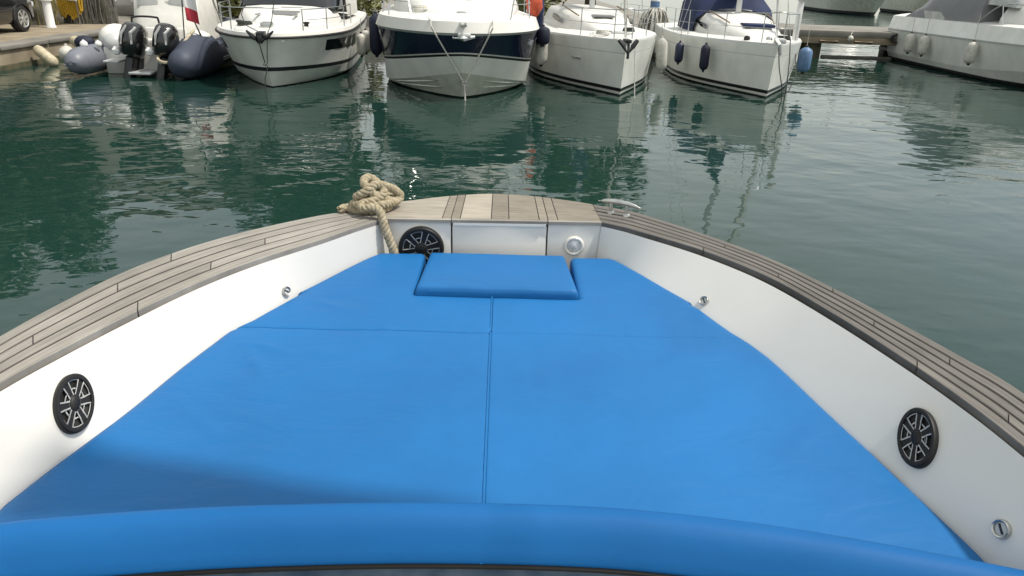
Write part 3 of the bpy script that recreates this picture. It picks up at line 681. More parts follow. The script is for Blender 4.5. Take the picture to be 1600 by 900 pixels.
def fender(p, L, R, m, label, group=None, tip='black_rubber', hang=0.5, lean=0.0, name='fender', ends=None):
    """fender hanging with its top eye at p"""
    root = empty(name, p, 0, label, 'fender', group); root.rotation_euler = (0, lean, 0)
    b = MB(); b.lathe([(0.001, -L * 0.98), (R * 0.45, -L * 0.985), (R * 0.8, -L * 0.93), (R, -L * 0.82), (R, -L * 0.2), (R * 0.8, -L * 0.09), (R * 0.4, -L * 0.03), (R * 0.22, 0.0)], 16); b.build('body', m, root)
    b = MB(); b.lathe([(R * 0.24, -L * 0.035), (R * 0.26, 0.0), (R * 0.2, 0.035), (0.001, 0.04)], 12); b.build('end_fitting', ends or tip, root); b = MB(); b.lathe([(0.001, -L - 0.05), (R * 0.22, -L - 0.045), (R * 0.3, -L * 0.985), (R * 0.5, -L * 0.955)], 12); b.build('end_fitting', ends or tip, root)
    if hang > 0: b = MB(); b.tube([(0, 0, 0.02), (0, 0.02, hang)], 0.008, 5); b.build('lanyard', 'rope_white', root)
    return root

def line(pts, r, m, label, name='mooring_line', group=None, cat='rope'):
    b = MB(); b.tube(pts, r, 6); return tag(b.build(name, m), label, cat, group)

def txt(body, size, mx, m, parent, shear=0.0, name='lettering'):
    cu = bpy.data.curves.new('lettering', 'FONT'); cu.body = body; cu.size = size; cu.shear = shear; cu.extrude = 0.001; cu.align_x = 'CENTER'
    t = bpy.data.objects.new('tmp', cu); C.objects.link(t); bpy.context.view_layer.update()
    me = bpy.data.meshes.new_from_object(t.evaluated_get(bpy.context.evaluated_depsgraph_get())); bpy.data.objects.remove(t)
    me.materials.clear(); me.materials.append(MATS[m]); o = bpy.data.objects.new(name, me); C.objects.link(o); o.parent = parent; o.matrix_local = mx; return o

# ---- boat 1: white cabin cruiser with a black hull window   (zb, zs, hb, y0, p, tm, tz)
h1 = Hull('cabin_cruiser', (-5.05, 16.55, 0), rad(4.5), 8.2, [
    (-0.45, -0.45, 0.5, 0.7, 1.0, 0.5), (0.02, 0.02, 1.28, 0.1, 0.85, 0.42), (0.30, 0.10, 1.38, -0.06, 0.72, 0.40, 0.35),
    (0.36, 0.30, 1.42, -0.10, 0.66, 0.38, 0.4), (0.445, 0.385, 1.435, -0.12, 0.64, 0.38, 0.4), (0.80, 0.75, 1.50, -0.27, 0.56, 0.36), (1.07, 1.10, 1.56, -0.42, 0.5, 0.34), (1.16, 1.2, 1.52, -0.40, 0.5, 0.34)],
    'white cabin cruiser with black hull window and dark windscreen band, moored beside the inflatable boat')
h1.band(0, 1, 'bottom', 'antifoul'); h1.band(1, 3, 'hull_lower', 'gelcoat_worn'); h1.band(3, 4, 'stripe', 'black'); h1.band(4, 6, 'hull_side', 'gelcoat_worn'); h1.band(6, 7, 'bulwark', 'gelcoat')
h1.rail(6, 0.028, 'rub_rail', 'black_rubber', 0.005); h1.cap(7, 'deck', 'deck_white', 0.12); h1.transom('gelcoat_worn')
h1.trunk([(0.75, 0.3, 0.2, 1.15, 1.22), (1.2, 0.68, 0.55, 1.18, 1.36), (1.8, 1.0, 0.85, 1.2, 1.47), (2.4, 1.15, 1.0, 1.2, 1.56), (2.9, 1.22, 1.05, 1.2, 1.60)], 'coachroof', 'deck_white')
h1.trunk([(2.45, 1.12, 0.98, 1.50, 1.58), (2.75, 1.18, 1.0, 1.52, 1.86), (3.35, 1.22, 1.0, 1.5, 2.45), (3.6, 1.22, 1.0, 1.5, 2.55)], 'windscreen', 'dark_glass')
h1.trunk([(3.25, 1.24, 1.05, 2.5, 2.66), (3.7, 1.28, 1.1, 1.3, 2.74), (5.6, 1.3, 1.1, 1.3, 2.74), (5.9, 1.3, 1.1, 1.3, 2.66)], 'wheelhouse', 'gelcoat')
for sg in (-1, 1):
    b = MB(); b.box((sg * 1.262, 4.6, 2.12), (0.05, 1.5, 0.5), bevel=0.02); h1.part(b, 'side_window', 'dark_glass')
b = MB(); b.poly([(-0.32, 0), (0.32, 0), (0.2, -0.36), (-0.2, -0.36)], 0.03, place((0.12, 1.72, 1.48), (0, -0.2, 1), (0, 1, 0.2))); h1.part(b, 'skylight', 'smoked')
b = MB(); b.box((0.2, 2.0, 1.56), (0.5, 0.05, 0.03), bevel=0.01); h1.part(b, 'grab_rail', 'steel')
h1.pulpit(7, 0.46, (0.15, 0.9, 1.9, 2.9), 'steel', 0.014, 0.07, 0.25, mid=False)
b = MB(); b.box((0, -0.42, 1.15), (0.16, 0.42, 0.10), bevel=0.02); b.box((0, -0.60, 1.07), (0.1, 0.12, 0.14), bevel=0.02)
for sg in (-1, 1): b.tube([(0, -0.62, 1.0), (sg * 0.14, -0.60, 1.1), (sg * 0.27, -0.56, 1.22)], [0.05, 0.05, 0.02], 6)
h1.part(b, 'anchor', 'black')
for x, y in ((-0.72, 0.75), (0.72, 0.75)):
    b = MB(); b.lathe([(0.05, 0), (0.05, 0.09), (0.075, 0.1), (0.075, 0.13), (0.001, 0.14)], 12, Matrix.Translation((x, y, 1.2))); h1.part(b, 'bollard', 'black')
def hull_patch(h, sg, k, f0, f1, y0, y1, m, name, slant=0.15, off=0.012):
    b = MB(); rows = []
    for f in (f0, f0 + 0.02, f1 - 0.02, f1):
        i = 0.05 if f in (f0, f1) else 0
        ff = (f - f0) / (f1 - f0)
        rows.append([h.at(k, y0 + i + slant * (1 - ff) + (y1 - y0 - 2 * i - slant * (1 - ff)) * u, sg, f, off if 0 < u < 1 and not i else off * 0.1) for u in (0, 0.04, 0.25, 0.5, 0.75, 0.96, 1)])
    b.grid(rows); return h.part(b, name, m)
hull_patch(h1, 1, 5, -0.25, 0.62, 0.78, 3.4, 'dark_glass', 'hull_window'); hull_patch(h1, -1, 5, -0.25, 0.62, 0.78, 3.4, 'dark_glass', 'hull_window')
sA = h1.world((0.03, -0.62, 1.02)); ring = h1.world((0.0, -0.25, 0.52))
line([sA + Vector((-0.06, 0, 0)), ring + Vector((-0.02, -0.04, 0.05)), ring + Vector((-0.05, -0.05, 0)), ring + Vector((0.04, -0.05, -0.03)), ring + Vector((-0.03, -0.10, -0.3)), ring + Vector((-0.04, -0.16, -0.75))], 0.011, 'rope_dark', 'dark mooring line from the black anchor of the cabin cruiser down to the water')
line([h1.world((0.25, -0.05, 1.85)), h1.world((0.2, -0.3, 1.4)), h1.world((0.13, -0.52, 1.12)), h1.world((0.03, -0.3, 0.55)), h1.world((-0.02, -0.28, 0.5))], 0.009, 'rope_dark', 'thin dark line slung over the bow rail of the cabin cruiser')
line([h1.world((-0.4, 0.2, 1.78)), h1.world((-0.46, -0.05, 1.5)), h1.world((-0.36, -0.2, 1.3)), h1.world((-0.05, -0.5, 1.2))], 0.010, 'rope_dark', 'dark rope loop drooping from the bow rail beside the black anchor')

# ---- boat 2: motorboat with navy band
h2 = Hull('motorboat', (-0.86, 15.85, 0), rad(5.5), 8.8, [
    (-0.45, -0.5, 0.6, 0.9, 1.0, 0.5), (0.03, 0.03, 1.62, 0.08, 0.82, 0.34), (0.55, 0.10, 1.70, -0.22, 0.80, 0.33, 0.3),
    (0.90, 0.55, 1.72, -0.42, 0.66, 0.31, 0.33), (0.945, 0.60, 1.735, -0.44, 0.64, 0.31, 0.33), (0.97, 0.63, 1.745, -0.45, 0.62, 0.31, 0.33), (1.30, 1.27, 1.82, -0.62, 0.52, 0.29), (1.35, 1.32, 1.86, -0.66, 0.5, 0.29), (1.56, 1.55, 1.78, -0.6, 0.5, 0.29)],
    'white motorboat with a broad navy blue hull band and two ropes at its bow')
h2.band(0, 1, 'bottom', 'antifoul'); h2.band(1, 2, 'hull_bottom', 'hull_lower'); h2.band(2, 3, 'hull_lower', 'gelcoat_worn'); h2.band(3, 4, 'black_line', 'black'); h2.band(4, 5, 'white_line', 'gelcoat'); h2.band(5, 6, 'navy_band', 'navy'); h2.band(6, 7, 'rub_rail', 'gelcoat_grey'); h2.band(7, 8, 'bulwark', 'gelcoat')
h2.cap(8, 'deck', 'deck_white', 0.14); h2.transom('gelcoat_worn')
for sg in (-1, 1):
    for f0, f1 in ((0.42, 0.40), (0.75, 0.72)):
        b = MB(); b.tube([h2.at(1, y, sg, f0, 0.006) for y in (0.25, 0.6, 1.0, 1.5, 2.1)], [0.006, 0.014, 0.016, 0.016, 0.01], 5); h2.part(b, 'spray_rail', 'gelcoat_worn')
h2.trunk([(0.25, 0.4, 0.25, 1.55, 1.62), (0.8, 0.95, 0.75, 1.56, 1.80), (1.6, 1.3, 1.1, 1.56, 2.02), (2.6, 1.45, 1.22, 1.56, 2.22), (3.2, 1.5, 1.25, 1.56, 2.28)], 'foredeck_trunk', 'deck_white', 60)
h2.trunk([(2.7, 1.4, 1.25, 2.15, 2.24), (3.3, 1.45, 1.25, 2.2, 2.75), (3.8, 1.5, 1.3, 2.2, 2.95)], 'windscreen', 'dark_glass')
h2.trunk([(3.75, 1.5, 1.2, 1.5, 3.0), (4.6, 1.5, 1.2, 1.5, 3.1), (5.2, 1.5, 1.2, 1.5, 3.05)], 'cabin_arch', 'gelcoat')
b = MB(); b.poly([(-0.42, 0.02), (-0.2, 0.09), (0.2, 0.09), (0.42, 0.02), (0.2, -0.06), (-0.2, -0.06)], 0.02, place((0.0, 1.12, 1.925), (0, -0.3, 1), (0, 1, 0.25))); h2.part(b, 'hatch', 'smoked')
b = MB(); b.lathe([(0.001, 0.03), (0.16, 0.028), (0.19, 0.01), (0.19, -0.01)], 24, place((0.52, 1.75, 2.06), (0.05, -0.3, 1), (0, 1, 0))); h2.part(b, 'round_hatch', 'dark_glass')
b = MB()
for sg in (-1, 1): b.box((sg * 0.05, -0.62, 1.52), (0.025, 0.6, 0.07), bevel=0.008)
b.box((0, -0.5, 1.50), (0.09, 0.4, 0.03)); h2.part(b, 'bow_roller', 'steel')
b = MB(); b.box((0.02, -0.82, 1.32), (0.26, 0.12, 0.10), bevel=0.04); b.tube([(-0.2, -0.78, 1.27), (0, -0.86, 1.27), (0.22, -0.78, 1.3)], [0.03, 0.06, 0.03], 6); h2.part(b, 'anchor', 'gelcoat_grey')
for sg in (-1, 1):
    for y, yy in ((0.05, 0.35), (1.0, 1.2), (2.1, 2.3)):
        p_ = h2.at(8, y, sg) + Vector((-sg * 0.08, 0, 0.0)); q_ = h2.at(8, yy, sg) + Vector((-sg * 0.16, 0, 0.62)); b = MB(); b.tube([p_, q_], 0.013, 6); h2.part(b, 'stanchion', 'steel')
    b = MB(); b.tube(cr([h2.at(8, y, sg) + Vector((-sg * 0.16, 0, 0.62)) for y in (0.2, 0.6, 1.2, 2.3, 3.2)], 4), 0.014, 6); h2.part(b, 'bow_rail', 'steel')
for sg in (-1, 1): cleat((sg * 0.75, 0.28, 1.585), 0.6 * sg, 0.22, 'black' if sg < 0 else 'steel', h2.root)
shk = h2.world((0.06, -0.16, 0.33))
line([h2.world((-0.66, -0.1, 1.62)), h2.world((-0.63, -0.50, 1.575)), h2.world((-0.62, -0.60, 1.46)), shk + Vector((-0.02, -0.06, 0.03))], 0.015, 'rope_white', 'pale mooring rope running down the shaded half of the navy banded bow to its ring')
line([h2.world((0.64, -0.1, 1.62)), h2.world((0.60, -0.50, 1.575)), h2.world((0.59, -0.60, 1.46)), shk + Vector((0.02, -0.06, 0.03))], 0.015, 'rope_white', 'pale mooring rope running down the sunlit half of the navy banded bow to its ring')
line([shk + Vector((0, -0.06, 0)), shk + Vector((0.01, -0.07, -0.2)), shk + Vector((0.03, -0.1, -0.6))], 0.016, 'rope_white', 'short mooring rope from the bow ring of the navy banded motorboat into the water')
b = MB(); b.tube([Vector((0.06 + 0.05 * math.cos(a), -0.17, 0.33 + 0.05 * math.sin(a))) for a in [2 * PI * k / 12 for k in range(12)]], 0.018, 6, closed=True); h2.part(b, 'bow_ring', 'steel')
def letter(h, body, size, sg, k, f, y, m, shear=0.0):
    p_ = h.at(k, y, sg, f); a = h.at(k, y + 0.08, sg, f) - p_; u = h.at(k, y, sg, f + 0.15) - p_
    n_ = a.cross(u).normalized()
    if n_.x * sg < 0: n_ = -n_
    return txt(body, size, place(p_ + n_ * 0.012, n_, u), m, h.root, shear)
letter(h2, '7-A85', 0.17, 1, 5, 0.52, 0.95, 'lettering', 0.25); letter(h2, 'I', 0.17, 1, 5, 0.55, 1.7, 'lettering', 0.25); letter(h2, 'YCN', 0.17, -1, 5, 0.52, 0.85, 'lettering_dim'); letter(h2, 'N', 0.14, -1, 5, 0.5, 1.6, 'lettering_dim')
letter(h2, 'IACI', 0.08, 1, 5, 0.22, 1.0, 'lettering_dim', 0.25)

# ---- sailing boats
def sail_hull(name, loc, rz, L, B, zb, zs, label, stripe='black'):
    h = Hull(name, loc, rz, L, [
        (-0.5, -0.4, 0.3, 0.8, 1.0, 0.5), (0.03, 0.03, B * 0.49, 0.05, 1.08, 0.46), (0.09, 0.09, B * 0.495, 0.03, 1.05, 0.46), (0.17, 0.17, B * 0.50, 0.0, 1.03, 0.46),
        (zb * 0.78, zs * 0.78, B * 0.52, -0.12, 0.92, 0.45), (zb * 0.80, zs * 0.80, B * 0.52, -0.122, 0.92, 0.45), (zb, zs, B * 0.525, -0.16, 0.88, 0.45), (zb + 0.04, zs + 0.04, B * 0.515, -0.15, 0.88, 0.45)], label)
    h.band(0, 1, 'bottom', 'antifoul'); h.band(1, 2, 'boot_top', 'gelcoat'); h.band(2, 3, 'stripe', stripe); h.band(3, 4, 'hull_side', 'gelcoat_worn'); h.band(4, 5, 'cove_line', 'gelcoat_grey'); h.band(5, 6, 'topside', 'gelcoat_worn'); h.band(6, 7, 'toe_rail', 'gelcoat_grey')
    h.cap(7, 'deck', 'deck_white', 0.08); h.transom('gelcoat_worn')
    return h
def rig(h, y, height, boom_z, cover, genoa_m):
    b = MB(); b.tube([(0, y, 1.3), (0, y, height)], [0.075, 0.06], 10); h.part(b, 'mast', 'alu')
    b = MB(); b.tube([(0, y + 0.05, boom_z), (0, y + 3.2, boom_z + 0.05)], 0.055, 8); h.part(b, 'boom', 'alu')
    b = MB(); rows = []
    for k in range(12):
        v = k / 11; yy = y - 0.1 + 3.2 * v; hh = 0.75 * (1 - v) ** 0.7 + 0.18; ww = 0.16 * (1 - v * 0.4)
        rows.append([Vector((ww * sx, yy, boom_z - 0.12 + hh * sz)) for sx, sz in ((-.5, 0), (-1, .2), (-.85, .6), (-.3, .95), (.3, .95), (.85, .6), (1, .2), (.5, 0))])
    b.grid(rows, True); b.f.append(tuple(range(8))); b.f.append(tuple(88 + j for j in range(8))); h.part(b, 'sail_cover', cover)
    top = Vector((0, y, height - 0.3)); st = h.pt(7, 0, 1) + Vector((0, 0.12, 0.05))
    b = MB(); pth = [st.lerp(top, k / 12) for k in range(13)]; b.tube(pth, [0.02, 0.05, 0.075] + [0.075] * 7 + [0.05, 0.03, 0.02], 8); h.part(b, 'furled_genoa', genoa_m)
    for sg in (-1, 1):
        for dy in (0.0, 0.35):
            b = MB(); b.tube([h.at(7, y + dy, sg) + Vector((-sg * 0.1, 0, 0)), (0, y, height * (0.97 if dy else 0.6))], 0.006, 5); h.part(b, 'shroud', 'steel')
    for zz in (height * 0.45, height * 0.7):
        b = MB(); b.tube([(-0.75, y + 0.1, zz + 0.03), (0, y, zz), (0.75, y + 0.1, zz + 0.03)], 0.02, 6); h.part(b, 'spreader', 'alu')

h3 = sail_hull('sailing_yacht', (2.64, 16.85, 0), rad(4.5), 9.5, 3.15, 1.17, 1.08, 'white sailing yacht with a black anchor on its plumb stem, beside the motorboat')
h3.trunk([(1.5, 0.30, 0.22, 1.15, 1.26), (2.2, 0.62, 0.5, 1.15, 1.46), (3.2, 0.92, 0.75, 1.12, 1.58), (4.6, 1.02, 0.85, 1.1, 1.66), (6.2, 1.02, 0.85, 1.1, 1.66), (6.4, 1.0, 0.8, 1.1, 1.6)], 'coachroof', 'deck_white')
for sg in (-1, 1):
    b = MB(); b.poly([(0, 0), (1.7, 0.03), (1.6, 0.17), (0.25, 0.12)], 0.03, Matrix.Translation((sg * 0.925, 3.1, 1.34)) @ Matrix(((0, 0, sg, 0), (1, 0, 0, 0), (0, 1, 0, 0), (0, 0, 0, 1)))); h3.part(b, 'cabin_window', 'dark_glass')
b = MB(); b.box((0, 2.55, 1.56), (0.5, 0.5, 0.05), bevel=0.015); h3.part(b, 'fore_hatch', 'smoked')
b = MB(); b.box((0.12, 1.05, 1.27), (0.42, 0.06, 0.05), bevel=0.01); b.box((0.12, 1.4, 1.28), (0.3, 0.4, 0.03), bevel=0.01); h3.part(b, 'anchor_locker', 'gelcoat_grey')
h3.pulpit(7, 0.6, (0.2, 1.2), 'steel', 0.013, 0.06, 0.02)
for sg in (-1, 1):
    ys = (1.2, 3.2, 5.2, 7.2)
    for y in ys[1:]:
        p_ = h3.at(7, y, sg) + Vector((-sg * 0.06, 0, 0)); b = MB(); b.tube([p_, p_ + Vector((0, 0, 0.6))], 0.012, 6); h3.part(b, 'stanchion', 'steel')
    for z in (0.3, 0.6):
        b = MB(); b.tube([h3.at(7, y, sg) + Vector((-sg * 0.06, 0, z)) for y in ys], 0.005, 5); h3.part(b, 'lifeline', 'steel')
b = MB(); b.box((0, -0.22, 1.2), (0.12, 0.35, 0.07), bevel=0.01)
for sg in (-1, 1): b.tube([(0, -0.38, 0.92), (sg * 0.1, -0.36, 1.1), (sg * 0.2, -0.3, 1.22)], [0.015, 0.05, 0.045], 6)
b.tube([(0, -0.34, 1.2), (0, -0.4, 1.0), (0, -0.38, 0.85)], 0.03, 6); h3.part(b, 'anchor', 'black')
for x in (-0.55, 0.35): cleat((x, 1.0, 1.23), 0.5, 0.2, 'steel', h3.root)
rig(h3, 4.1, 12.5, 2.3, 'blue_canvas', 'rope_white')
b = MB(); 
b.box((-0.02, 0, 0), (0.03, 0.62, 0.42), bevel=0.01); wb = b.build('weather_cloth', 'white_cloth', h3.root, mx=Matrix.Translation(h3.at(7, 3.4, -1) + Vector((0.05, 0, 0.26))))
for dy in (-0.15, 0.15):
    b = MB(); b.box((-0.042, dy, 0.02), (0.012, 0.2, 0.22)); b.build('panel', 'black', wb)
hull_patch(h3, -1, 4, -0.45, -0.12, 4.0, 4.7, 'dark_glass', 'hull_window', 0.05)
b = MB(); b.tube([h3.at(3, 1.15, -1, 0.72, 0.01), h3.at(3, 1.45, -1, 0.72, 0.012)], [0.035, 0.02], 6); h3.part(b, 'badge', 'gelcoat_grey')
line([h3.world((0.3, 0.15, 1.28)), h3.world((0.22, -0.05, 1.15)), h3.world((0.25, -0.12, 0.5)), h3.world((0.27, -0.2, 0.12)), h3.world((0.28, -0.3, -0.2))], 0.011, 'rope_white', 'mooring line down the sunlit bow of the plumb stemmed yacht')

h4 = sail_hull('sailing_yacht', (6.08, 17.25, 0), rad(-2.5), 9.0, 3.1, 1.16, 1.02, 'white sailing yacht with navy fenders and blue canvas covers, alongside the open water', 'black')
h4.trunk([(0.9, 0.25, 0.18, 1.12, 1.20), (1.6, 0.60, 0.45, 1.12, 1.36), (2.8, 0.95, 0.72, 1.1, 1.55), (4.4, 1.05, 0.85, 1.06, 1.68), (6.0, 1.05, 0.85, 1.06, 1.7), (6.2, 1.0, 0.8, 1.06, 1.6)], 'coachroof', 'deck_white')
b = MB(); b.box((0.08, 1.95, 1.47), (0.72, 0.62, 0.07), bevel=0.025); h4.part(b, 'hatch_cover', 'blue_canvas')
for sg in (-1, 1):
    b = MB(); b.poly([(0, 0), (1.6, 0.02), (1.55, 0.14), (0.3, 0.10)], 0.03, Matrix.Translation((sg * 0.93, 2.9, 1.3)) @ Matrix(((0, 0, sg, 0), (1, 0, 0, 0), (0, 1, 0, 0), (0, 0, 0, 1)))); h4.part(b, 'cabin_window', 'dark_glass')
h4.pulpit(7, 0.62, (0.25, 1.3), 'steel', 0.013, 0.06, 0.0)
for sg in (-1, 1):
    ys = (1.3, 2.9, 4.4, 6.4)
    for y in ys[1:]:
        p_ = h4.at(7, y, sg) + Vector((-sg * 0.06, 0, 0)); b = MB(); b.tube([p_, p_ + Vector((0, 0, 0.6))], 0.014, 6); h4.part(b, 'stanchion', 'steel')
    for z in (0.3, 0.6):
        b = MB(); b.tube([h4.at(7, y, sg) + Vector((-sg * 0.06, 0, z)) for y in ys], 0.005, 5); h4.part(b, 'lifeline', 'steel')
for x, y in ((-0.45, 0.75), (0.05, 0.7)):
    b = MB(); b.lathe([(0.07, 0), (0.075, 0.05), (0.05, 0.09), (0.001, 0.1)], 12, Matrix.Translation((x, y, 1.2))); h4.part(b, 'deck_vent', 'black' if x < -0.2 else 'steel')
rig(h4, 3.7, 12.0, 2.15, 'blue_canvas', 'canvas_white')
b = MB(); rows = []
for k in range(9):                       # blue sprayhood over the companionway
    a = PI * k / 8; rows.append([Vector((-1.12 * math.cos(a), y, 1.15 + zz * math.sin(a) ** 0.6)) for y, zz in ((4.0, 0.62), (4.25, 1.05), (5.3, 1.35), (6.3, 1.25))])
b.grid(rows); h4.part(b, 'sprayhood', 'blue_canvas')
b = MB(); b.tube([h4.pt(7, 0, 1) + Vector((-0.05, -0.05, 0.1)), h4.pt(7, 0, 1) + Vector((0, -0.2, 0.0)), h4.pt(7, 0, 1) + Vector((0.06, -0.16, -0.22))], [0.05, 0.04, 0.03], 6); b.box(h4.pt(7, 0, 1) + Vector((0.08, 0.12, 0.06)), (0.2, 0.3, 0.1), bevel=0.02); h4.part(b, 'anchor', 'gelcoat_grey')
line([h4.world((0.02, -0.2, 1.14)), h4.world((0.1, -0.22, 0.7)), h4.world((0.22, -0.3, 0.25)), h4.world((0.26, -0.35, -0.3))], 0.012, 'rope_dark', 'dark mooring line dropping from the stem of the blue trimmed yacht')
line([h4.world((0.36, 0.15, 1.28)), h4.world((0.34, -0.1, 0.85)), h4.world((0.33, -0.22, 0.4)), h4.world((0.30, -0.32, -0.3))], 0.012, 'rope_dark', 'dark chain hanging beside the lit bow of the blue trimmed yacht')
line([h4.world((1.0, 1.6, 0.9)), h4.world((0.75, 0.5, 0.45)), h4.world((0.4, -0.2, 0.2)), h4.world((0.05, -0.5, -0.05))], 0.012, 'rope_dark', 'dark line slanting along the lit bow of the blue trimmed yacht to the water')

b = MB(); pl_ = h4.at(7, 1.5, 1) + Vector((-0.1, 0, 0)); b.box(pl_ + Vector((0, 0, 0.45)), (0.14, 0.05, 0.95), bevel=0.015); h4.part(b, 'boarding_plank', 'white_cloth')
b = MB(); b.lathe([(0.001, 0.9), (0.1, 0.92), (0.14, 1.02), (0.1, 1.15), (0.001, 1.18)], 12, Matrix.Translation(pl_)); h4.part(b, 'coiled_hose', 'rope_white')
def coil(h, p_, rr, m, name='rope_coil', n=4):
    b = MB(); 
    b.tube([Vector(p_) + Vector((rr * (1 - 0.06 * (k // 14)) * math.cos(2 * PI * k / 14), rr * (1 - 0.06 * (k // 14)) * math.sin(2 * PI * k / 14), 0.02 + 0.022 * (k / 14))) for k in range(14 * n)], 0.016, 5); h.part(b, name, m)
coil(h1, (-0.55, 0.55, 1.22), 0.16, 'rope_dark'); coil(h2, (-0.85, 0.75, 1.68), 0.17, 'rope_white'); coil(h3, (-0.35, 0.75, 1.24), 0.15, 'rope_white'); coil(h3, (0.42, 1.5, 1.26), 0.14, 'rope_dark'); coil(h4, (0.35, 0.6, 1.22), 0.15, 'rope_dark')
for sg in (-1, 1):
    b = MB(); b.tube(cr([h2.at(8, y, sg) + Vector((-sg * 0.12, 0, 0.31)) for y in (0.15, 0.6, 1.2, 2.3, 3.2)], 4), 0.009, 6); h2.part(b, 'mid_rail', 'steel')
    b = MB(); b.tube(cr([h1.at(7, y, sg) + Vector((-sg * 0.07, 0, 0.24)) for y in (0.15, 0.9, 1.9, 2.9)], 4), 0.008, 6); h1.part(b, 'mid_rail', 'steel')
    b = MB(); b.box((sg * 0.42, 1.25, 1.44), (0.06, 0.34, 0.03), bevel=0.01); h1.part(b, 'grab_handle', 'steel')
    b = MB(); b.tube(cr([(sg * 0.55, 0.9, 1.80), (sg * 0.8, 1.5, 1.98), (sg * 0.95, 2.4, 2.17)], 5), 0.014, 6); h2.part(b, 'grab_rail', 'steel')
    b = MB(); b.tube(cr([(sg * 0.62, 2.5, 1.56), (sg * 0.72, 3.4, 1.66), (sg * 0.75, 4.4, 1.73)], 5), 0.018, 6); h3.part(b, 'grab_rail', 'wood_old')
    b = MB(); b.tube(cr([(sg * 0.55, 2.2, 1.5), (sg * 0.68, 3.0, 1.62), (sg * 0.72, 3.9, 1.70)], 5), 0.018, 6); h4.part(b, 'grab_rail', 'wood_old')
b = MB(); b.box((0, 0.15, 1.28), (0.24, 0.3, 0.14), bevel=0.04); h1.part(b, 'windlass', 'steel')
b = MB(); b.box((0, 0.05, 1.66), (0.22, 0.26, 0.12), bevel=0.04); h2.part(b, 'windlass', 'steel')
# ---- fenders
fender(h1.world(tuple(h1.at(6, 2.55, 1) + Vector((0.16, 0, -0.10)))), 0.52, 0.12, 'white_fender', 'off white fender beside the black hull window of the cabin cruiser', hang=0.35)
fender(h1.world(tuple(h1.at(6, 3.1, 1) + Vector((0.22, 0, -0.06)))), 0.55, 0.13, 'white_fender', 'off white fender hanging behind another one on the cabin cruiser', hang=0.3)
fender((-3.05, 18.55, 1.5), 0.95, 0.16, 'navy_fender', 'long navy fender hanging between the cabin cruiser and the navy banded motorboat', tip='navy_fender', hang=0.4)
fender(h2.world(tuple(h2.at(7, 2.6, 1) + Vector((0.18, 0, -0.05)))), 0.85, 0.15, 'white_fender', 'white fender with dark top squeezed between navy banded motorboat and sailing yacht', hang=0.4)
fender(h2.world(tuple(h2.at(7, 2.4, 1) + Vector((0.16, 0, 0.0)))), 0.42, 0.17, 'navy_fender', 'short dark fender above the white one between motorboat and sailing yacht', tip='black_rubber', hang=0.3)
fender(h3.world(tuple(h3.at(6, 2.1, 1) + Vector((0.17, 0, -0.02)))), 0.78, 0.14, 'white_fender', 'long white fender hanging from the sunlit side of the plumb stemmed yacht', tip='white_fender', hang=0.3, lean=-0.08)
fender(h4.world(tuple(h4.at(6, 2.75, -1) + Vector((-0.14, 0, -0.14)))), 0.52, 0.115, 'blue_fender', 'navy fender with pale lower end on the shaded side of the blue trimmed yacht', hang=0.3)
fender(h4.world(tuple(h4.at(6, 1.55, -1) + Vector((-0.15, 0, -0.10)))), 0.62, 0.115, 'navy_fender', 'dark navy covered fender on the shaded side of the blue trimmed yacht, nearer its bow', hang=0.35, tip='navy_fender')
fender(h4.world(tuple(h4.at(6, 1.75, 1) + Vector((0.17, 0, -0.1)))), 0.60, 0.16, 'sky_fender', 'light blue fender hanging on the sunlit side of the blue trimmed yacht', hang=0.45)

# ---- bundle of orange and blue gear on the motorboat's side deck
lb = MB(); rows = []
for k in range(9):
    v = k / 8; r = 0.17 * math.sin(PI * min(1, v * 0.95 + 0.03)) ** 0.6 + 0.02
    rows.append([Vector((r * math.cos(a) * (1 + 0.2 * noise.noise(Vector((a, v * 4, 0)))), r * math.sin(a), 0.6 * v)) for a in [2 * PI * j / 12 for j in range(12)]])
lb.grid(rows, True)
o = tag(lb.build('lifejacket_bundle', 'orange_red'), 'orange red bundle lashed to the rail of the navy banded motorboat', 'lifejacket'); o.location = h2.world(tuple(h2.at(8, 2.2, 1) + Vector((-0.02, 0, -0.02))))
b = MB(); rows = [[(0.13 * math.cos(a) * s_, 0.13 * math.sin(a) * s_, z) for a in [2 * PI * j / 10 for j in range(10)]] for z, s_ in ((-.5, .3), (-.42, .9), (-.1, 1), (.2, .8), (.3, .3))]
b.grid(rows, True); o = tag(b.build('folded_canvas', 'blue_canvas'), 'folded blue canvas hanging beside the orange bundle on the motorboat', 'canvas'); o.location = h2.world(tuple(h2.at(8, 2.6, 1) + Vector((0.16, 0, 0.15))))

# ---- grey cruiser at the right
h6 = Hull('motor_cruiser', (15.75, 17.6, 0), rad(1), 10.6, [
    (-0.45, -0.5, 0.6, 1.2, 1.0, 0.5), (0.03, 0.03, 1.62, 0.6, 0.85, 0.42), (0.11, 0.11, 1.66, 0.5, 0.82, 0.42), (0.75, 0.26, 1.74, -0.1, 0.7, 0.4, 0.6),
    (1.12, 1.02, 1.90, -0.6, 0.62, 0.38), (1.17, 1.07, 1.91, -0.62, 0.62, 0.38), (1.55, 1.50, 1.80, -0.5, 0.6, 0.38)],
    'white motor cruiser in shade with grey canvas cover and three fenders along its side')
h6.band(0, 2, 'bottom', 'antifoul'); h6.band(2, 3, 'hull_lower', 'gelcoat_worn'); h6.band(3, 4, 'hull_side', 'gelcoat_worn'); h6.band(4, 5, 'rub_rail', 'gelcoat_grey', 0.012); h6.band(5, 6, 'bulwark', 'gelcoat_worn')
h6.cap(6, 'deck', 'deck_white', 0.15); h6.transom('gelcoat_worn')
